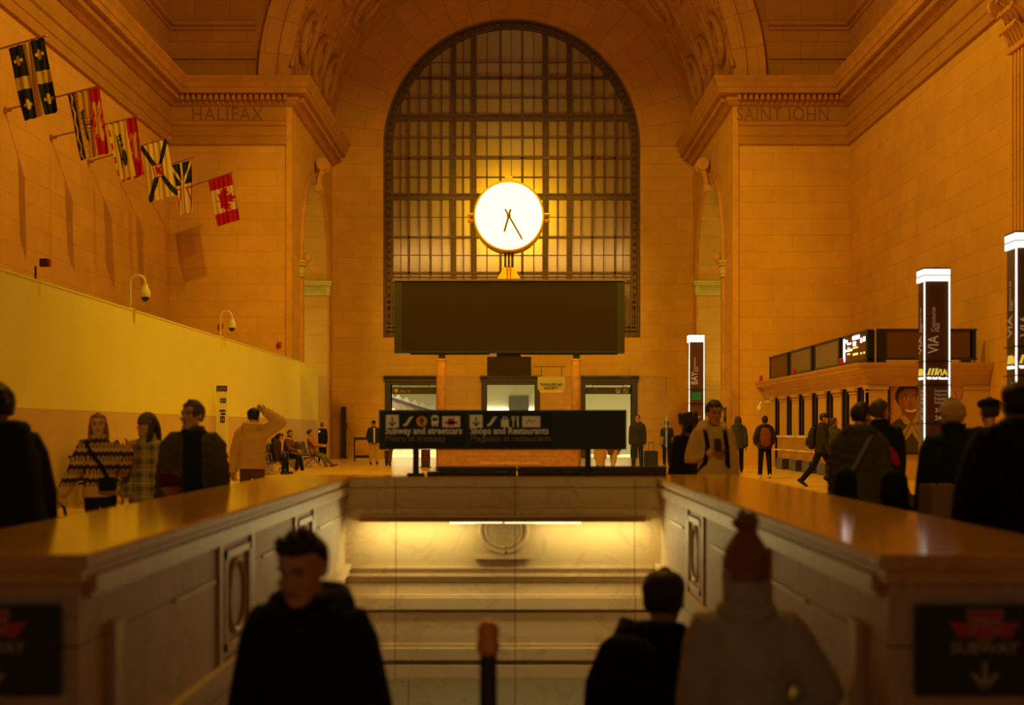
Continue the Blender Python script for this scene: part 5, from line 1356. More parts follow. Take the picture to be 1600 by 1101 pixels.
def person(label, x, y, heading, H, z0=0, legs=STAND, la=DOWN, ra=DOWN, lean=0, side=0, head=(0, 0), sit=None, top=None, trousers='cloth_black', shoes='black_matte', hair=('short', 'hair_dark'), hat=None, skin='skin',
           scarf=None, group=None, child=1.0, vox=1.0, fem=0, hand_curl=(28, 28), extra=None, cat='person', beard=None, gloves=None):
    s = H / 1.75; hs = s * child     # children: larger head
    r = thing('person', label, cat, (x, y, z0), math.radians(heading), group)
    base = ROOT[r.name]
    hip = Vector((0, 0, .93)); pel = Vector((0, 0, .0))
    legp = []
    for sg, (a1, a2, o_) in zip((1, -1), legs):
        a1, a2, o_ = math.radians(a1), math.radians(a2), math.radians(o_)
        h = Vector((sg * .09, 0, .92)); kn = h + Vector((sg * math.sin(o_) * math.cos(a1), -math.sin(a1), -math.cos(a1))) * .425
        an = kn + Vector((sg * math.sin(o_) * .6 * math.cos(a2), -math.sin(a2), -math.cos(a2))) * .415
        legp.append((h, kn, an, a2))
    if sit is None: dz = .08 - min(l[2].z for l in legp)
    else: dz = sit / s + .085 - .92
    legp = [(h + Vector((0, 0, dz)), k + Vector((0, 0, dz)), a + Vector((0, 0, dz)), q) for h, k, a, q in legp]
    T = Matrix.Translation((0, 0, .93 + dz)) @ Matrix.Rotation(math.radians(lean), 4, 'X') @ Matrix.Rotation(math.radians(side), 4, 'Y') @ Matrix.Translation((0, 0, -.93))
    sw = .160 - .012 * fem
    arms = []
    for sg, (u, f) in zip((1, -1), (la, ra)):
        sh = Vector((sg * sw, 0, 1.395)); U = Vector((sg * u[0], -u[1], u[2])).normalized(); Fv = Vector((sg * f[0], -f[1], f[2])).normalized()
        el = sh + U * .285; wr = el + Fv * .255; arms.append((T @ sh, T @ el, T @ wr))
    SC = Matrix.Diagonal((s, s, s, 1))
    def put(mb, nm, m_, sm=180, xf=None):
        if xf is not None: mb.xf(xf)
        mb.xf(base @ SC); return mb.build(nm, m_, r, sm, fix=False)
    # --- body: one mesh
    b = MB(); b.loft([(0, 0, .87 + dz), T @ Vector((0, 0, 1.0))], [(.11, .08), (.11, .085)], n=16)
    b.loft([T @ Vector((0, 0, z)) for z, _, _ in TORSO[2:]], [(w_ * (.86 - .05 * fem) if z > 1.02 else w_ * .72, d_ * (.86 if z > 1.02 else .72)) for z, w_, d_ in TORSO[2:]], n=18)
    b.loft([T @ Vector((0, .012, 1.43)), T @ Vector((0, .008, 1.50)), T @ Vector((0, -.004, 1.57))], [(.062, .062), (.052, .056), (.05, .054)], n=14)
    for sg, (sh, el, wr) in zip((1, -1), arms):
        b.loft([T @ Vector((sg * .10, 0, 1.40)), sh, sh.lerp(el, .5), el, el.lerp(wr, .35), wr], [.05, .052, .044, .036, .036, .025], n=10)
    for h, k, a, q in legp: b.loft([h, h.lerp(k, .5), k, k.lerp(a, .35), a], [.066, .058, .046, .044, .034], n=12)
    body = remesh(b, .015 * vox, 3)
    HX = T @ Matrix.Translation((0, .008, 1.49)) @ Matrix.Rotation(math.radians(head[0]), 4, 'Z') @ Matrix.Rotation(math.radians(head[1]), 4, 'X') @ Matrix.Diagonal((child, child, child, 1)) @ Matrix.Translation((0, -.012, .135))
    hd = MB()._add(HEAD.v, HEAD.f).xf(HX); parts = [body, hd]; handx = []
    for i, (sg, (sh, el, wr)) in enumerate(zip((1, -1), arms)):
        hc = hand_curl[i]
        q = hand(*(hc if isinstance(hc, tuple) else (hc, 0)))
        t = (wr - el).normalized(); zax = -t
        fw = Vector((-sg * .25, -1, .15)) if t.z < -.2 else Vector((-sg * .55, -.1, 1)); 
        fw = (fw - zax * fw.dot(zax)).normalized(); yax = -fw; xax = yax.cross(zax)
        Rm = Matrix((xax, yax, zax)).transposed().to_4x4()
        if sg < 0: Rm = Rm @ Matrix.Diagonal((-1, 1, 1, 1))
        X_ = Matrix.Translation(wr + t * .012) @ Rm
        handx.append(X_)
        hm = MB()._add(q.v, [f[::-1] for f in q.f] if sg < 0 else q.f).xf(X_)
        if gloves:
            put(hm, 'glove', gloves)
        else: parts.append(hm)
    put(joined(*parts), 'body', skin)
    # --- face
    if abs(((heading + head[0] + 180) % 360) - 180) < 125:
        for sg in (-1, 1):
            put(MB().sphere((sg * .031, -.0845, .012), (.0095, .006, .0052), 10, 6), 'eye', 'eye', xf=HX)
            put(MB().loft([(sg * .014, -.098, .034), (sg * .032, -.098, .041), (sg * .052, -.082, .034)], [(.004, .003)] * 3, side=(0, 0, 1), n=6), 'eyebrow', hair[1] if hair else 'hair_dark', xf=HX)
        put(MB().loft([(-.024, -.094, -.060), (0, -.1025, -.0585), (.024, -.094, -.060)], [(.004, .003), (.0075, .004), (.004, .003)], side=(0, 0, 1), n=8), 'lips', 'lips', xf=HX)
    # --- hair and hats
    if beard:
        b = MB().loft([(-.068, -.02, -.03), (-.058, -.062, -.078), (0, -.094, -.098), (.058, -.062, -.078), (.068, -.02, -.03)], [(.02, .012), (.024, .014), (.028, .016), (.024, .014), (.02, .012)], side=(0, 0, 1), n=10); put(remesh(b, .007, 3), 'beard', beard, xf=HX)
    if hair:
        st, hm_ = hair; b = MB(); g = .012
        def cap(front, zl, g=.013):
            prof = []
            for z, w_, f, b_ in HEADP:
                if z < zl: continue
                ff = f - .010 if z > front else (.012 if z < front - .03 else -.035)
                prof.append((z, w_ + (g if z > front - .05 else g * .6), ff, b_ + g))
            prof.append((.136, .02, -.02, .03)); b.rings(head_rings(prof))
        cap(.064, -.055 if st != 'long' else -.08)
        if st == 'spiky':
            for k in range(46):
                a, q = random.random() * 6.28, random.random() ** .5
                p0 = Vector((.062 * q * math.cos(a), .075 * q * math.sin(a) - .01, .122 - .035 * q * q)); d = Vector((p0.x * .5, p0.y * .4 - .01, .06)).normalized()
                b.loft([p0, p0 + d * .02, p0 + d * (.030 + .014 * random.random())], [.014, .010, .004], n=6)
        if st in ('tousled', 'curly'):
            for k in range(60):
                a, q = random.random() * 6.28, random.random(); z = .125 - .12 * q; rr = .03 + .052 * min(1, q * 1.6)
                yy = rr * 1.15 * math.sin(a) + .01
                if yy < -.055 and z < .07: continue
                b.sphere((rr * math.cos(a), yy, z), .026 if st == 'curly' else .02, 7, 5)
        if st in ('long', 'longdown'):
            for sg in (-1, 1): b.loft([(sg * .062, .02, .06), (sg * .082, .01, -.02), (sg * .086, -.005, -.12), (sg * .082, -.03, -.22), (sg * .07, -.05, -.30)], [(.03, .022), (.034, .024), (.036, .026), (.034, .024), (.016, .012)], side=(0, 1, 0), n=10)
            b.loft([(0, .09, .06), (0, .115, -.03), (0, .12, -.12), (0, .125, -.22), (0, .12, -.28)], [(.06, .03), (.075, .034), (.082, .034), (.075, .03), (.05, .02)], n=12)
        put(remesh(b, .008, 3), 'hair', hm_, xf=HX)
    if hat:
        st, hm_ = hat; b = MB()
        if st in ('beanie', 'pompom'):
            tall = .05 if st == 'pompom' else .03
            lo = -.045 if st == 'pompom' else .0
            prof = [(.012 + lo, .083, -.100 - lo * .3, .108), (.02 + lo, .090, -.106, .115), (.055, .090, -.106, .115), (.06, .084, -.1, .109), (.09, .080, -.094, .104), (.115, .066, -.076, .088), (.115 + tall * .7, .042, -.046, .062), (.12 + tall, .018, -.018, .03)]
            b.rings(head_rings(prof)); put(remesh(b, .006, 2), 'knit_hat', hm_, xf=HX)
            if st == 'pompom':
                b = MB(); c = Vector((0, .006, .135 + tall))
                b.sphere(c, .046)
                for k in range(70): d = Vector((random.gauss(0, 1), random.gauss(0, 1), random.gauss(0, 1))).normalized(); b.loft([c + d * .03, c + d * (.052 + random.random() * .012)], [.009, .004], n=5)
                put(remesh(b, .005, 1), 'pompom', hm_, xf=HX)
        elif st == 'cap':
            prof = [(.04, .083, -.099, .104), (.07, .082, -.098, .104), (.1, .068, -.078, .088), (.125, .04, -.04, .052), (.132, .012, -.01, .02)]; b.rings(head_rings(prof))
            b.loft([(0, -.07, .05), (0, -.12, .046), (0, -.165, .034)], [(.075, .008), (.072, .006), (.045, .005)], n=14, side=(1, 0, 0)); put(remesh(b, .005, 2), 'cap', hm_, xf=HX)
        elif st == 'flatcap':
            prof = [(.03, .09, -.105, .11), (.06, .105, -.14, .12), (.09, .10, -.13, .115), (.11, .07, -.09, .09), (.12, .02, -.03, .04)]; b.rings(head_rings(prof)); put(remesh(b, .006, 2), 'cap', hm_, xf=HX)
        elif st == 'fur':
            prof = [(.0, .098, -.09, .115), (.04, .108, -.115, .13), (.08, .108, -.115, .128), (.115, .09, -.09, .105), (.135, .04, -.04, .06)]; b.rings(head_rings(prof))
            for k in range(90):
                a, z = random.random() * 6.28, .005 + random.random() * .12; b.sphere((.098 * math.cos(a), .01 + .115 * math.sin(a), z), .02, 6, 4)
            put(remesh(b, .007, 1), 'fur_hat', hm_, xf=HX)
        elif st == 'hood':
            prof = [(-.16, .105, .00, .12), (-.10, .112, -.03, .135), (-.05, .112, -.06, .138), (0, .110, -.085, .135), (.05, .106, -.105, .13), (.09, .098, -.108, .122), (.12, .078, -.085, .1), (.145, .045, -.045, .06), (.152, .015, -.01, .02)]
            b.rings(head_rings(prof)); put(remesh(b, .008, 4), 'hood', hm_, xf=HX)
    if scarf:
        b = MB(); pts = [T @ Vector((.085 * math.cos(2 * PI * k / 16), .01 + .085 * math.sin(2 * PI * k / 16), 1.475 + .008 * math.sin(k * 2.1))) for k in range(17)]
        b.tube(pts, .036, 10, True); put(remesh(b, .009, 3), 'scarf', scarf)
    # --- legs and feet
    b = MB(); b.loft([(0, 0, .84 + dz), (0, 0, .90 + dz), (0, 0, 1.0 + dz), (0, 0, 1.04 + dz)], [(.145, .105), (.168, .122), (.156, .114), (.148, .108)], n=18)
    wide = .010 if fem else .016
    for h, k, a, q in legp:
        lo_ = a + (k - a).normalized() * .015
        b.loft([h + Vector((0, 0, .03)), h.lerp(k, .5), k, k.lerp(a, .4), lo_], [.092, .078 + wide * .4, .058 + wide, .054 + wide, .046 + wide], n=12)
    put(remesh(b, .014 * vox, 4), 'trousers', trousers)
    for h, k, a, q in legp:
        pit = max(-.75, min(.5, q)) if sit is None else q * .4
        Rx = Matrix.Translation(a) @ Matrix.Rotation(-pit * .8, 4, 'X') @ Matrix.Translation((0, 0, -.08))
        b = MB().loft([(0, .065, .045), (0, .02, .05), (0, -.06, .042), (0, -.13, .034), (0, -.185, .028)], [(.036, .042), (.042, .048), (.045, .040), (.047, .033), (.036, .026)], side=(1, 0, 0), n=14)
        b.loft([(0, .02, .05), (0, .015, .12)], [(.045, .05), (.044, .046)], n=12); put(remesh(b, .008, 3), 'shoe', shoes, xf=Rx)
    # --- the coat or top
    if top:
        tp = dict(mat='cloth_black', hem=.80, bulk=.02, flare=0, puff=0, collar=0, hood=0, open=None, sleeve=0); tp.update(top)
        e = tp['bulk'] * .72; hem = tp['hem']; b = MB(); zs = []; z = hem
        while z < 1.475: zs.append(z); z += .022 if tp['puff'] else .045
        zs.append(1.478); path, rad = [], []
        seat_clip = sit is not None
        for z in zs:
            w_, d_ = tprof(max(z, .80)); w_ *= 1 - .07 * fem * (1 if z > 1.1 else .3)
            p_ = tp['puff'] * abs(math.sin(PI * z / .085)) if z < 1.42 else 0
            fl = tp['flare'] * max(0, (1.05 - z)) ; ee = e * (1 if z < 1.42 else .6)
            path.append(T @ Vector((0, 0, z)) if (z > .93 or sit is None) else T @ Vector((0, 0, z)))
            if z < .86 and sit is None: path[-1] = Vector((path[-1].x * .9, path[-1].y * .9, z + dz))
            rad.append((w_ + ee + p_ + fl, d_ + ee + p_ + fl * .9))
        b.loft(path, rad, n=20, ends=False)
        for sg, (sh, el, wr) in zip((1, -1), arms):
            n_ = 14 if tp['puff'] else 6; pts = []; rr = []
            pts.append(T @ Vector((sg * .09, 0, 1.395))); rr.append(.060 + e)
            seq = [sh] + [sh.lerp(el, t / n_) for t in range(1, n_)] + [el] + [el.lerp(wr, t / n_) for t in range(1, n_ + 1)]
            L = 0; prev = sh
            for i, p_ in enumerate(seq):
                L += (p_ - prev).length; prev = p_; t = i / (len(seq) - 1)
                pts.append(p_); rr.append(.060 - .020 * t + e * (1 - .35 * t) + tp['puff'] * abs(math.sin(PI * L / .085)) + tp['sleeve'] * t)
            b.loft(pts, rr, n=12)
        if tp['collar']:
            c = tp['collar']; b.loft([T @ Vector((0, .01, 1.44)), T @ Vector((0, .008, 1.50)), T @ Vector((0, .006, 1.49 + c))], [(.105, .10), (.092, .09), (.098, .094)], n=16, ends=False)
        if tp['hood'] == 'down':
            b.loft([T @ Vector((-.105, -.05, 1.445)), T @ Vector((-.12, .03, 1.48)), T @ Vector((-.07, .11, 1.49)), T @ Vector((0, .135, 1.485)), T @ Vector((.07, .11, 1.49)), T @ Vector((.12, .03, 1.48)), T @ Vector((.105, -.05, 1.445))], [(.03, .034), (.042, .05), (.055, .065), (.06, .08), (.055, .065), (.042, .05), (.03, .034)], side=(0, 0, 1), n=12)
            b.sphere(T @ Vector((0, .13, 1.40)), (.115, .055, .10))
        jm = remesh(b, (.011 if tp['puff'] else .013) * vox, 2 if tp['puff'] else 4)
        put(jm, tp.get('name', 'coat'), tp['mat'])
        if tp['open']:   # a darker front under the open coat
            b = MB(); w0 = tp.get('open_w', .05)
            pts, rd = [], []
            for z in (hem + .03, 1.0, 1.15, 1.3, 1.4, 1.46):
                d_ = tprof(max(z, .8))[1] + e + tp['puff'] * .8
                pts.append(T @ Vector((0, -d_ + .004, z))); rd.append((w0, .014))
            b.loft(pts, rd, n=10); put(b, 'shirt_front', tp['open'])
        if tp.get('stripe'):
            b = MB()
            for sg, (sh, el, wr) in zip((1, -1), arms): b.loft([el.lerp(wr, .1), wr], [.062 + e, .050 + e], n=12)
            put(b, 'sleeve', tp['stripe'])
    info = dict(root=r, arms=arms, handx=handx, T=T, s=s, base=base, HX=HX, legs=legp)
    return info

def world(info, p): return info['base'] @ (Vector(p) * info['s'])
def wT(info, p): return info['base'] @ ((info['T'] @ Vector(p)) * info['s'])
def backpack(info, label, m_='cloth_black', size=1, straps=True, strap_mat=None, pocket=True, group=None, bulk=0):
    s = info['s']; c = wT(info, (0, .19 + bulk, 1.18)); r = thing('backpack', label, 'backpack', c, 0, group)
    A = info['base'] @ Matrix.Diagonal((s, s, s, 1)) @ info['T'] @ Matrix.Translation((0, .125 + bulk, 1.18)) @ Matrix.Diagonal((size, 1, size, 1))
    b = MB().loft([(0, .075, -.24), (0, .085, -.1), (0, .08, .1), (0, .065, .22)], [(.135, .075), (.155, .095), (.15, .088), (.11, .06)], n=20, sq=.7)
    remesh(b, .014, 3).xf(A).build('bag_body', m_, r, 180, fix=False)
    if pocket:
        b = MB().loft([(0, .165, -.2), (0, .175, -.12), (0, .17, -.02)], [(.10, .035), (.115, .045), (.10, .03)], n=14, sq=.7); remesh(b, .012, 2).xf(A).build('front_pocket', m_, r, 180, fix=False)
    b = MB().tube([(-.03, .03, .26), (-.02, .03, .30), (.02, .03, .30), (.03, .03, .26)], .009, 6, True); b.xf(A).build('top_loop', strap_mat or 'cloth_black', r, 180)
    if straps:
        for sg in (-1, 1):
            b = MB().loft([(sg * .09, .02, .22), (sg * .105, -.07, .275 + bulk * .6), (sg * .105, -.20 - bulk, .24 + bulk * .4), (sg * .105, -.275 - 2 * bulk, .08), (sg * .12, -.235 - 2 * bulk, -.08), (sg * .17, -.14, -.2), (sg * .15, .0, -.22)], [(.024, .009)] * 7, side=(1, 0, 0), n=8)
            b.xf(A).build('strap', strap_mat or m_, r, 180)
    return r
def hand_pos(info, i, d=.09):
    sh, el, wr = info['arms'][i]; return world(info, wr + (wr - el).normalized() * d)
def tote(loc, w_, h, dp, label, m_, rz=0, handle=.16, name='shopping_bag', cat='bag'):
    r = thing(name, label, cat, loc, rz); A = ROOT[r.name]   # loc = where it is held
    b = MB(); z1 = -handle
    b.rings([[(sx * w_ / 2 * q, sy * dp / 2 * q, z) for sx, sy in ((-1, -1), (1, -1), (1, 1), (-1, 1))] for q, z in ((.9, z1 - h), (1, z1 - h * .9), (1.02, z1 - h * .4), (.96, z1))])
    b.xf(A).build('bag_body', m_, r)
    for sy in (-1, 1):
        pts = [(-w_ * .28, sy * dp * .42, z1 - .02), (-w_ * .2, sy * dp * .25, z1 * .4), (0, 0, -.005), (w_ * .2, sy * dp * .25, z1 * .4), (w_ * .28, sy * dp * .42, z1 - .02)]
        MB().tube([A @ Vector(p) for p in pts], .008, 6, True).build('handle', 'cloth_black', r, 180)
    return r
def HT(py, D): return CH + (CY - py) * D / F

# ---- on the stairs
i = person('man in a black hooded jacket coming up the stairs, head bent, dark spiky hair', PX(487, 5.3), 5.3, -12, 1.80, -.75, STRIDE, ((.30, .10, -1), (.12, .10, -1)), ((.30, -.05, -1), (.14, .25, -1)), lean=4, head=(-6, 16),
       top=dict(mat='cloth_ink', hem=.72, bulk=.045, hood='down', collar=.03), trousers='cloth_black', hair=('spiky', 'hair_black'), skin='skin_pale', vox=.8)
i = person('person in a pale grey coat and rust knit hat with pompom going down the stairs', PX(1166, 5.5), 5.5, 178, 1.74, -.75, STRIDE, ((.18, .05, -1), (.10, .1, -1)), ((.62, -.10, -.95), (-.55, .55, -.55)), head=(4, 0),
       top=dict(mat='cloth_coat', hem=.48, bulk=.045, flare=.10, collar=.15), trousers='cloth_charcoal', hair=None, hat=('pompom', 'cloth_hat'), scarf='cloth_coat', fem=1, vox=.8)
i = person('person in black with a big backpack going down ahead of the pale coat', PX(1030, 6.15), 6.15, 138, 1.86, -1.05, STRIDE, DOWN, ((.25, -.2, -1), (.1, .3, -1)), lean=3, head=(30, 4),
       top=dict(mat='cloth_black', hem=.78, bulk=.05, hood='down', collar=.05), hair=('short', 'hair_dark'), vox=.9)
backpack(i, 'large black backpack worn by the person going down the stairs', 'cloth_black', 1.2, bulk=.04)

# ---- left, behind the parapet
i = person('bulky person in a dark jacket standing behind the left parapet', PX(19, 7.6), 7.6, -128, HT(604, 7.6), 0, STAND, ((.22, .05, -1), (.1, .2, -1)), ((.22, .05, -1), (.1, .2, -1)), lean=13, side=0, head=(0, 4), child=1.16, top=dict(mat='cloth_navy', hem=.74, bulk=.09, collar=.05, hood='down'), hair=('curly', 'hair_dark'), vox=.9)
i = person('woman in a banded brown and cream knit sweater waving one hand', PX(157, 13.5), 13.5, 6, HT(640, 13.5), 0, STRIDE, ((.40, .1, -1), (.30, .65, .9)), ((.45, .0, -1), (.50, .30, -.9)), head=(8, 2), side=-2,
       top=dict(mat='knit', hem=.86, bulk=.045, collar=.04, name='sweater', sleeve=.012), trousers='cloth_black', hair=('longdown', 'hair_auburn'), skin='skin_pale', fem=1, hand_curl=(60, (10, 12)) if False else ((14, 10), 55))
W2 = i
c = wT(i, (.10, -.19, .98)); r = thing('crossbody_bag', 'black crossbody bag on the sweater wearing woman', 'bag', c)
b = MB(); A = i['base'] @ Matrix.Diagonal((i['s'],) * 3 + (1,)) @ i['T']
b.box(.02, .20, -.235, -.165, .93, 1.07, .02); b.xf(A).build('bag_body', 'cloth_black', r)
b = MB().loft([(.12, -.19, 1.06), (.05, -.178, 1.2), (-.04, -.185, 1.32), (-.10, -.13, 1.43), (-.11, -.02, 1.455), (-.07, .12, 1.42), (.05, .165, 1.2), (.17, .0, 1.02), (.19, -.15, 1.04)], [(.018, .006)] * 9, side=(1, 0, 0), n=8); b.xf(A).build('strap', 'cloth_black', r, 180)
tote(hand_pos(i, 1, .10), .30, .26, .14, 'dark handbag with thin handles carried by the sweater wearing woman', 'cloth_charcoal', math.radians(8), .15, 'handbag', 'handbag')
i = person('woman in a plaid coat and knit beanie looking aside', PX(231, 13.7), 13.7, -10, HT(641, 13.7), 0, STRIDE2, ((.22, .0, -1), (.10, .3, -1)), ((.22, .05, -1), (.10, .35, -1)), head=(-42, 0),
       top=dict(mat='plaid', hem=.70, bulk=.042, flare=.08, collar=.05), trousers='cloth_maroon', hair=('longdown', 'hair_dark'), hat=('beanie', 'cloth_beanie'), skin='skin', fem=1)
i = person('man in an open olive puffer jacket with a dark scarf and backpack', PX(302, 11.2), 11.2, 10, HT(619, 11.2), 0, STRIDE, ((.20, .05, -1), (.08, .25, -1)), ((.22, .05, -1), (.10, .3, -1)), head=(-38, 0),
       top=dict(mat='cloth_olive', hem=.78, bulk=.06, puff=.014, collar=.05, open='cloth_ink', open_w=.075), trousers='cloth_black', hair=('tousled', 'hair_brown'), scarf='cloth_navy', skin='skin', vox=.9)
backpack(i, 'black backpack on the man in the olive puffer jacket', 'cloth_black', 1.15, bulk=.05, straps=False)
i = person('person in a tan jacket seen from behind, hands clasped over the head', PX(394, 19), 19, 172, 1.66, 0, STAND, ((.35, .10, -1), (.15, .1, -1)), ((.72, .1, .45), (-.85, -.1, .55)), lean=4, head=(4, 12),
       top=dict(mat='cloth_tan', hem=.88, bulk=.055, hood='down', puff=.008), trousers='cloth_brown', hair=('short', 'hair_black'), skin='skin', hand_curl=(25, 40))
i = person('child in a fluffy maroon hat peeping over the left parapet', PX(266, 10.3), 10.3, 172, HT(742, 10.3) * .97, 0, STAND, top=dict(mat='cloth_maroon', hem=.7, bulk=.04, collar=.04), hair=None, hat=('fur', 'cloth_wine'), child=1.3)
# seated on the benches
i = person('bearded man in a brown jacket sitting on the bench, chin on his hand', -7.28, 45.3, 78, 1.74, 0, ((82, 8, 10), (84, -6, 6)), ((.1, .45, -.9), (-.35, .75, .75)), ((.2, .5, -.9), (-.25, .9, -.1)), lean=8, sit=.43, head=(-14, 8),
       top=dict(mat='cloth_brown', hem=.86, bulk=.045, collar=.05), trousers='cloth_black', shoes='cloth_tan', hair=('short', 'hair_black'), beard='hair_black', scarf='cloth_cream')
i = person('person with long dark hair and dark coat slumped on the bench beside the bearded man', -7.24, 42.4, 80, 1.66, 0, SIT, FWD_ARM, FWD_ARM, lean=18, sit=.43, head=(0, 20), top=dict(mat='cloth_plum', hem=.82, bulk=.06, hood='down'), hair=('longdown', 'hair_black'), fem=1)
i = person('person in an orange sweater sitting on the far bench with legs stretched out', -7.26, 51.0, 88, 1.74, 0, ((72, 42, 8), (66, 24, 6)), ((.1, .55, -.85), (-.15, .95, -.25)), ((.15, .5, -.85), (-.2, .95, -.2)), lean=-10, sit=.43, head=(0, 8),
       top=dict(mat='cloth_rust', hem=.86, bulk=.04, name='sweater'), trousers='cloth_grey', shoes='cloth_maroon', hair=('curly', 'hair_black'))
i = person('person in long black clothes standing at the far end of the hoarding', PX(503, 58.6), 58.6, 200, 1.63, 0, STAND, POCKET, DOWN, top=dict(mat='cloth_black', hem=.40, bulk=.03, flare=.05), hair=('short', 'hair_auburn'))
r = tag(MB().sphere((PX(498.5, 58.3), 58.36, PZ(674, 58.3)), (.055, .02, .055)).build('badge', 'white_paint', None, 180), 'small bright badge on the person in black by the hoarding', 'badge')
i = person('man in a black cap, dark jacket and khaki trousers left of the stair sign', PX(584, 54.6), 54.6, 14, HT(657, 54.6), 0, STAND, POCKET, POCKET, top=dict(mat='cloth_navy', hem=.84, bulk=.045, open='cloth_cream', open_w=.035, collar=.04), trousers='cloth_khaki', hair=('short', 'hair_dark'), hat=('cap', 'cloth_black'), skin='skin_warm')
i = person('person in dark clothes half hidden behind the left leg of the stair sign', PX(607, 52.5), 52.5, 175, 1.70, 0, STRIDE, top=dict(mat='cloth_tan', hem=.62, bulk=.04), trousers='cloth_brown', hair=('short', 'hair_dark'))
i = person('child in a yellow striped puffer jacket below the right end of the stair sign', PX(938, 40), 40, 185, 1.12, 0, STAND, top=dict(mat='tiger', hem=.52, bulk=.06, puff=.012, hood='down'), trousers='cloth_charcoal', hair=('short', 'hair_dark'), child=1.25)
i = person('person in a dark coat beside the child in yellow', PX(958, 41.5), 41.5, 150, 1.60, 0, STRIDE, top=dict(mat='cloth_brown', hem=.70, bulk=.04), trousers='cloth_khaki', hair=('longdown', 'hair_dark'), fem=1)
i = person('man in a dark brown jacket standing right of the doorways with a dark suitcase', PX(996, 46.2), 46.2, -4, HT(648, 46.2), 0, STAND, ((.16, .06, -1), (.05, .2, -1)), DOWN, top=dict(mat='cloth_charcoal', hem=.82, bulk=.055, collar=.05, hood='down'), trousers='cloth_charcoal', hair=('tousled', 'hair_brown'), skin='skin')
h_ = hand_pos(i, 0, .10)
r = thing('suitcase', 'dark upright suitcase beside the man in the brown jacket', 'suitcase', (h_.x + .22, h_.y - .05, 0))
MB().box(h_.x - .02, h_.x + .42, h_.y - .17, h_.y + .07, .06, .66, .04).build('shell', 'cloth_charcoal', r)
b = MB()
for dx in (.12, .28): b.tube([(h_.x + dx, h_.y - .05, .64), (h_.x + dx, h_.y - .05, .92)], .01, 6)
b.tube([(h_.x + .12, h_.y - .05, .92), (h_.x + .28, h_.y - .05, .92)], .014, 6, True); b.build('pull_handle', 'steel_dark', r)
for dx in (.02, .38):
    for dy in (-.13, .03): MB().lathe([(.005, -.012), (.03, -.012), (.03, .012), (.005, .012)], (h_.x + dx, h_.y + dy, .03), 'X', 12).build('wheel', 'black', r)
i = person('person in a dark vest with pale sleeves walking by the end wall', PX(1042, 53), 53, 170, HT(655, 53), 0, STRIDE, BACK_ARM, FWD_ARM, top=dict(mat='cloth_charcoal', hem=.86, bulk=.035, stripe='cloth_khaki', name='vest'), trousers='cloth_black', hair=('short', 'hair_dark'), skin='skin_dark')
# right of the stairwell
i = person('person in a dark fur hat and dark coat behind the hooded young man', PX(1077, 15.6), 15.6, -150, HT(645, 15.6), 0, STAND, ((.2, .0, -1), (.1, .3, -1)), ((.4, .1, -1), (.2, .5, -.8)), head=(20, 6), top=dict(mat='cloth_black', hem=.45, bulk=.06, flare=.12, collar=.08), hair=('longdown', 'hair_dark'), hat=('fur', 'hair_dark'), scarf='cloth_brown', fem=1)
i = person('young man in a pale hooded sweatshirt looking at the phone in his hand', PX(1114, 14.3), 14.3, 8, HT(625, 14.3), 0, STAND, ((.20, .0, -1), (.02, .3, -1)), ((.34, -.05, -1), (-.85, .70, .42)), head=(4, 14),
       top=dict(mat='cloth_hoodie', hem=.80, bulk=.028, hood='down', name='hooded_sweatshirt'), trousers='cloth_black', hair=('tousled', 'hair_dark'), skin='skin_warm', hand_curl=(48, 40))
backpack(i, 'black backpack with straps over the pale hooded sweatshirt', 'cloth_black', 1.0, bulk=.02)
h_ = hand_pos(i, 1, .085)
r = thing('phone', 'dark phone held by the young man in the pale sweatshirt', 'phone', h_)
A = Matrix.Translation(h_ + Vector((.0, -.03, .03))) @ Matrix.Rotation(math.radians(-28), 4, 'X')
MB().box(-.036, .036, -.005, .005, -.072, .072, .004).xf(A).build('case', 'black', r); MB().box(-.032, .032, .005, .0062, -.066, .066).xf(A).build('screen', 'screen_pale', r)
i = person('person in a slate grey hooded jacket walking away beside the end wall', PX(1153, 44.5), 44.5, 172, HT(649, 44.5), 0, STRIDE2, DOWN, ((.22, -.1, -1), (.1, .2, -1)), top=dict(mat='cloth_slate', hem=.78, bulk=.06, puff=.006, hood='down'), trousers='cloth_black', hair=None, hat=('hood', 'cloth_slate'))
i = person('person with an orange backpack walking away near the ticket office', PX(1195, 39.3), 39.3, 176, HT(650, 39.3), 0, ((8, 2, 3), (-8, -12, 3)), ((.35, .1, -1), (-.1, .75, -.5)), ((.35, .1, -1), (-.1, .75, -.5)), top=dict(mat='cloth_charcoal', hem=.84, bulk=.06, hood='down'), trousers='cloth_black', shoes='cloth_white', hair=('short', 'hair_dark'), hat=('beanie', 'cloth_charcoal'))
backpack(i, 'orange leather backpack on the person walking away near the ticket office', 'leather_orange', .95, bulk=.03, strap_mat='cloth_brown')
i = person('man in a cap and dark jacket striding past the ticket counters', PX(1283, 33.8), 33.8, 68, HT(641, 33.8), 0, ((30, 10, 2), (-22, -40, 2)), BACK_ARM, FWD_ARM, lean=4, head=(10, 4), top=dict(mat='cloth_charcoal', hem=.84, bulk=.045, collar=.04), trousers='cloth_black', hair=('short', 'hair_dark'), hat=('cap', 'cloth_black'), skin='skin_warm')
backpack(i, 'dark backpack on the striding man in the cap', 'cloth_charcoal', .95, bulk=.02)
i = person('person in a brown jacket behind the striding man in the cap', PX(1303, 36.4), 36.4, 120, HT(650, 36.4), 0, STRIDE, ((.3, .3, -1), (-.2, .7, .6)), DOWN, top=dict(mat='cloth_slate', hem=.82, bulk=.04, collar=.04), trousers='cloth_slate', hair=('short', 'hair_brown'))
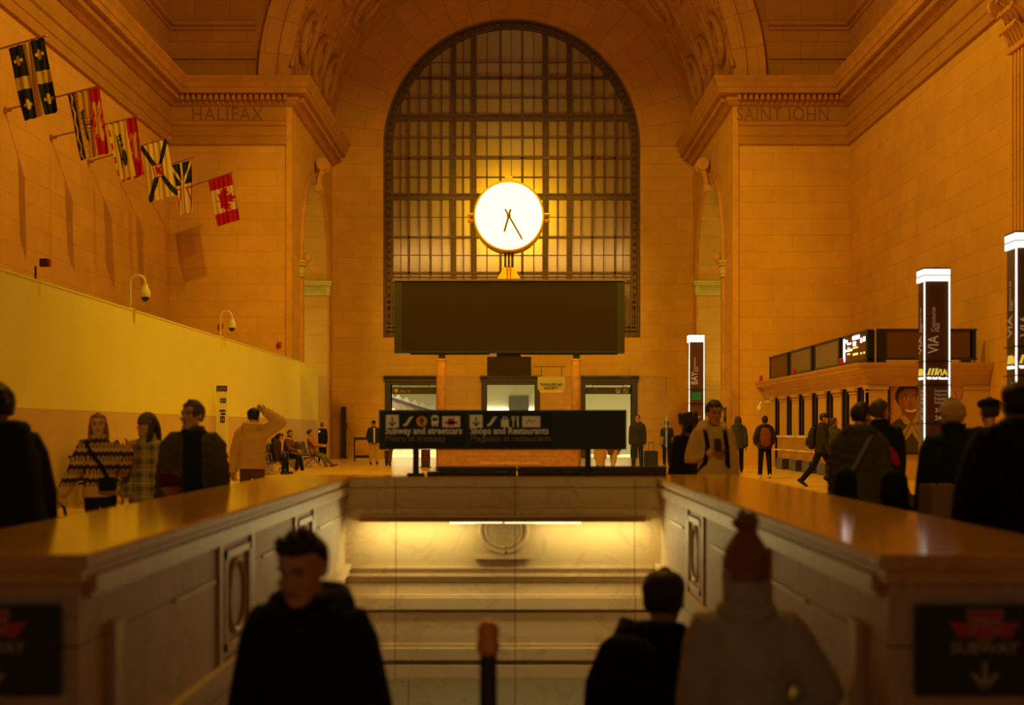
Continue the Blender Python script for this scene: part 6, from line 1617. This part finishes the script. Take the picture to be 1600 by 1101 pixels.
i = person('person in a dark quilted jacket with dark hair, back turned, right of the counters', PX(1343, 12.3), 12.3, 160, HT(622, 12.3), 0, STRIDE, ((.2, .1, -1), (.05, .35, -1)), ((.2, -.05, -1), (.06, .3, -1)), head=(-26, 6), lean=4, top=dict(mat='cloth_quilt', hem=.62, bulk=.045, puff=.018, hood='down'), trousers='cloth_black', hair=('tousled', 'hair_black'), skin='skin_warm', vox=.9)
Q = i
r = thing('crossbody_bag', 'dark bag worn on a pale strap over the dark quilted jacket', 'bag', wT(i, (.2, .12, .82)))
MB().loft([wT(i, (-.13, .02, 1.48)), wT(i, (-.10, .18, 1.40)), wT(i, (.02, .205, 1.15)), wT(i, (.15, .20, .95)), wT(i, (.21, .12, .86))], [(.02, .006)] * 5, side=(1, 0, 0), n=8).build('strap', 'cloth_grey', r, 180)
MB().loft([wT(i, (.24, .14, .88)), wT(i, (.24, .14, .78)), wT(i, (.24, .14, .68))], [(.12, .04), (.14, .055), (.12, .05)], n=14, sq=.6).build('bag_body', 'cloth_charcoal', r, 180)
i = person('man in a plain black coat just beyond the quilted jacket', PX(1374, 13.6), 13.6, 168, HT(624, 13.6), 0, STAND, DOWN, ((.10, .0, -1), (.05, .7, -.5)), head=(-30, 0), top=dict(mat='cloth_black', hem=.66, bulk=.05, collar=.06), hair=('short', 'hair_brown'), skin='skin')
h_ = hand_pos(i, 1, .1)
tote(h_, .34, .30, .16, 'dark bag carried by the man in the black coat', 'cloth_slate', .3, .12, 'carrier_bag')
r = tag(MB().loft([P(1388, 697, 13.42), P(1395, 710, 13.4), P(1402, 724, 13.42)], [(.02, .03), (.045, .04), (.03, .03)], n=12).build('folded_scarf', 'cloth_red', None, 180), 'bright red folded cloth hanging at the side of the black coat', 'cloth')
i = person('person with pale curly hair and dark coat before the lit pillar', PX(1489, 9.8), 9.8, -172, HT(624, 9.8), 0, STAND, ((.2, .0, -1), (.1, .1, -1)), ((.2, .1, -1), (.1, .1, -1)), head=(-8, 6), top=dict(mat='cloth_ink', hem=.60, bulk=.055, collar=.08), hair=('curly', 'hair_blond'), vox=.9)
tote(Vector((PX(1468, 8.9), 8.9, 1.25)), .22, .46, .14, 'pale beige shoulder bag before the person with curly hair', 'cloth_beige', .35, .22, 'shoulder_bag')
i = person('tall broad person in a black coat, back turned, behind the right parapet', PX(1590, 7.3), 7.3, 172, HT(598, 7.3), 0, STAND, ((.34, .0, -1), (.14, .1, -1)), DOWN, lean=3, top=dict(mat='cloth_black', hem=.55, bulk=.085, collar=.06, hood='down'), hair=('short', 'hair_black'), vox=.9)
i = person('person in a dark flat cap glimpsed past the broad black coat', PX(1546, 12.2), 12.2, 176, HT(621, 12.2), 0, STAND, top=dict(mat='cloth_black', hem=.7, bulk=.06), hair=('short', 'hair_dark'), hat=('flatcap', 'cloth_black'))
i = person('child in a black hood behind the right parapet, the farther of the two', PX(1321, 10.2), 10.2, 165, HT(744, 10.2), 0, STAND, top=dict(mat='cloth_black', hem=.6, bulk=.05), hair=None, hat=('hood', 'cloth_black'), child=1.3, group='children in black hoods')
i = person('child in a black hood behind the right parapet, the nearer of the two', PX(1398, 9.0), 9.0, 170, HT(750, 9.0), 0, STAND, lean=6, top=dict(mat='cloth_black', hem=.6, bulk=.06), hair=None, hat=('hood', 'cloth_black'), child=1.35, group='children in black hoods')

# things left on the near bench
r = tag(remesh(MB().loft([(-7.2, 26.2, .60), (-7.15, 26.2, .7), (-7.2, 26.15, .9), (-7.2, 26.1, 1.02)], [(.25, .2), (.3, .22), (.28, .14), (.18, .08)], n=14).sphere((-7.1, 26.5, .60), (.22, .2, .12)), .03, 3).build('draped_coat', 'cloth_black', None, 180, fix=False), 'black coat draped over the near bench', 'coat')
r = thing('carry_bag', 'pale bag standing on the near bench beside the black coat', 'bag', (-7.2, 27.3, .44))
remesh(MB().loft([(-7.2, 27.3, .55), (-7.2, 27.3, .66), (-7.2, 27.3, .82)], [(.2, .12), (.22, .14), (.16, .07)], n=14, sq=.7), .02, 3).build('bag_body', 'cloth_sand', r, 180, fix=False)
MB().tube([(-7.3, 27.3, .82), (-7.28, 27.3, .95), (-7.12, 27.3, .95), (-7.1, 27.3, .82)], .012, 6, True).build('handle', 'cloth_brown', r, 180)

# ================================================================== PARTS OF PARTS
def stem_(o): return o.name.split('.')[0]
def centre(o):
    v = [Vector(c) for c in o.bound_box]; return sum(v, Vector()) / 8
RULES = [('flag', 'finial', 'flag_pole'), ('clock', 'hour_hand', 'dial'), ('clock', 'minute_hand', 'dial'), ('clock', 'hub', 'dial'), ('ticket_office', 'bay_bar', 'dark_bay'), ('wayfinding_pillar', 'lantern_band', 'lantern'),
         ('wayfinding_pillar', 'lettering', 'shaft'), ('stair_sign', 'lettering', 'panel'), ('stair_sign', 'symbol', 'panel'), ('subway_sign', 'lettering', 'board'), ('subway_sign', 'logo', 'board'), ('subway_sign', 'arrow', 'board'),
         ('display_board', 'text', 'screen'), ('poster', 'portrait', 'sheet'), ('poster', 'lettering', 'sheet'), ('totem_sign', 'lettering', 'panel'), ('hanging_notice', 'lettering', 'board'), ('notice_stand', 'lettering', 'board'),
         ('doorway_sign', 'lettering', 'panel'), ('doorway_sign', 'symbol', 'panel'), ('person', 'pompom', 'knit_hat'), ('backpack', 'front_pocket', 'bag_body'), ('security_camera', 'lens_dome', 'housing'), ('stair_handrail', 'ball_cap', 'post')]
for root in [o for o in S.objects if o.parent is None and o.children]:
    kids = list(root.children)
    for rn, cn, pn in RULES:
        if rn not in root.name: continue
        ps = [k for k in kids if stem_(k) == pn]
        if not ps: continue
        for k in kids:
            if stem_(k) == cn: k.parent = min(ps, key=lambda q: (centre(q) - centre(k)).length)
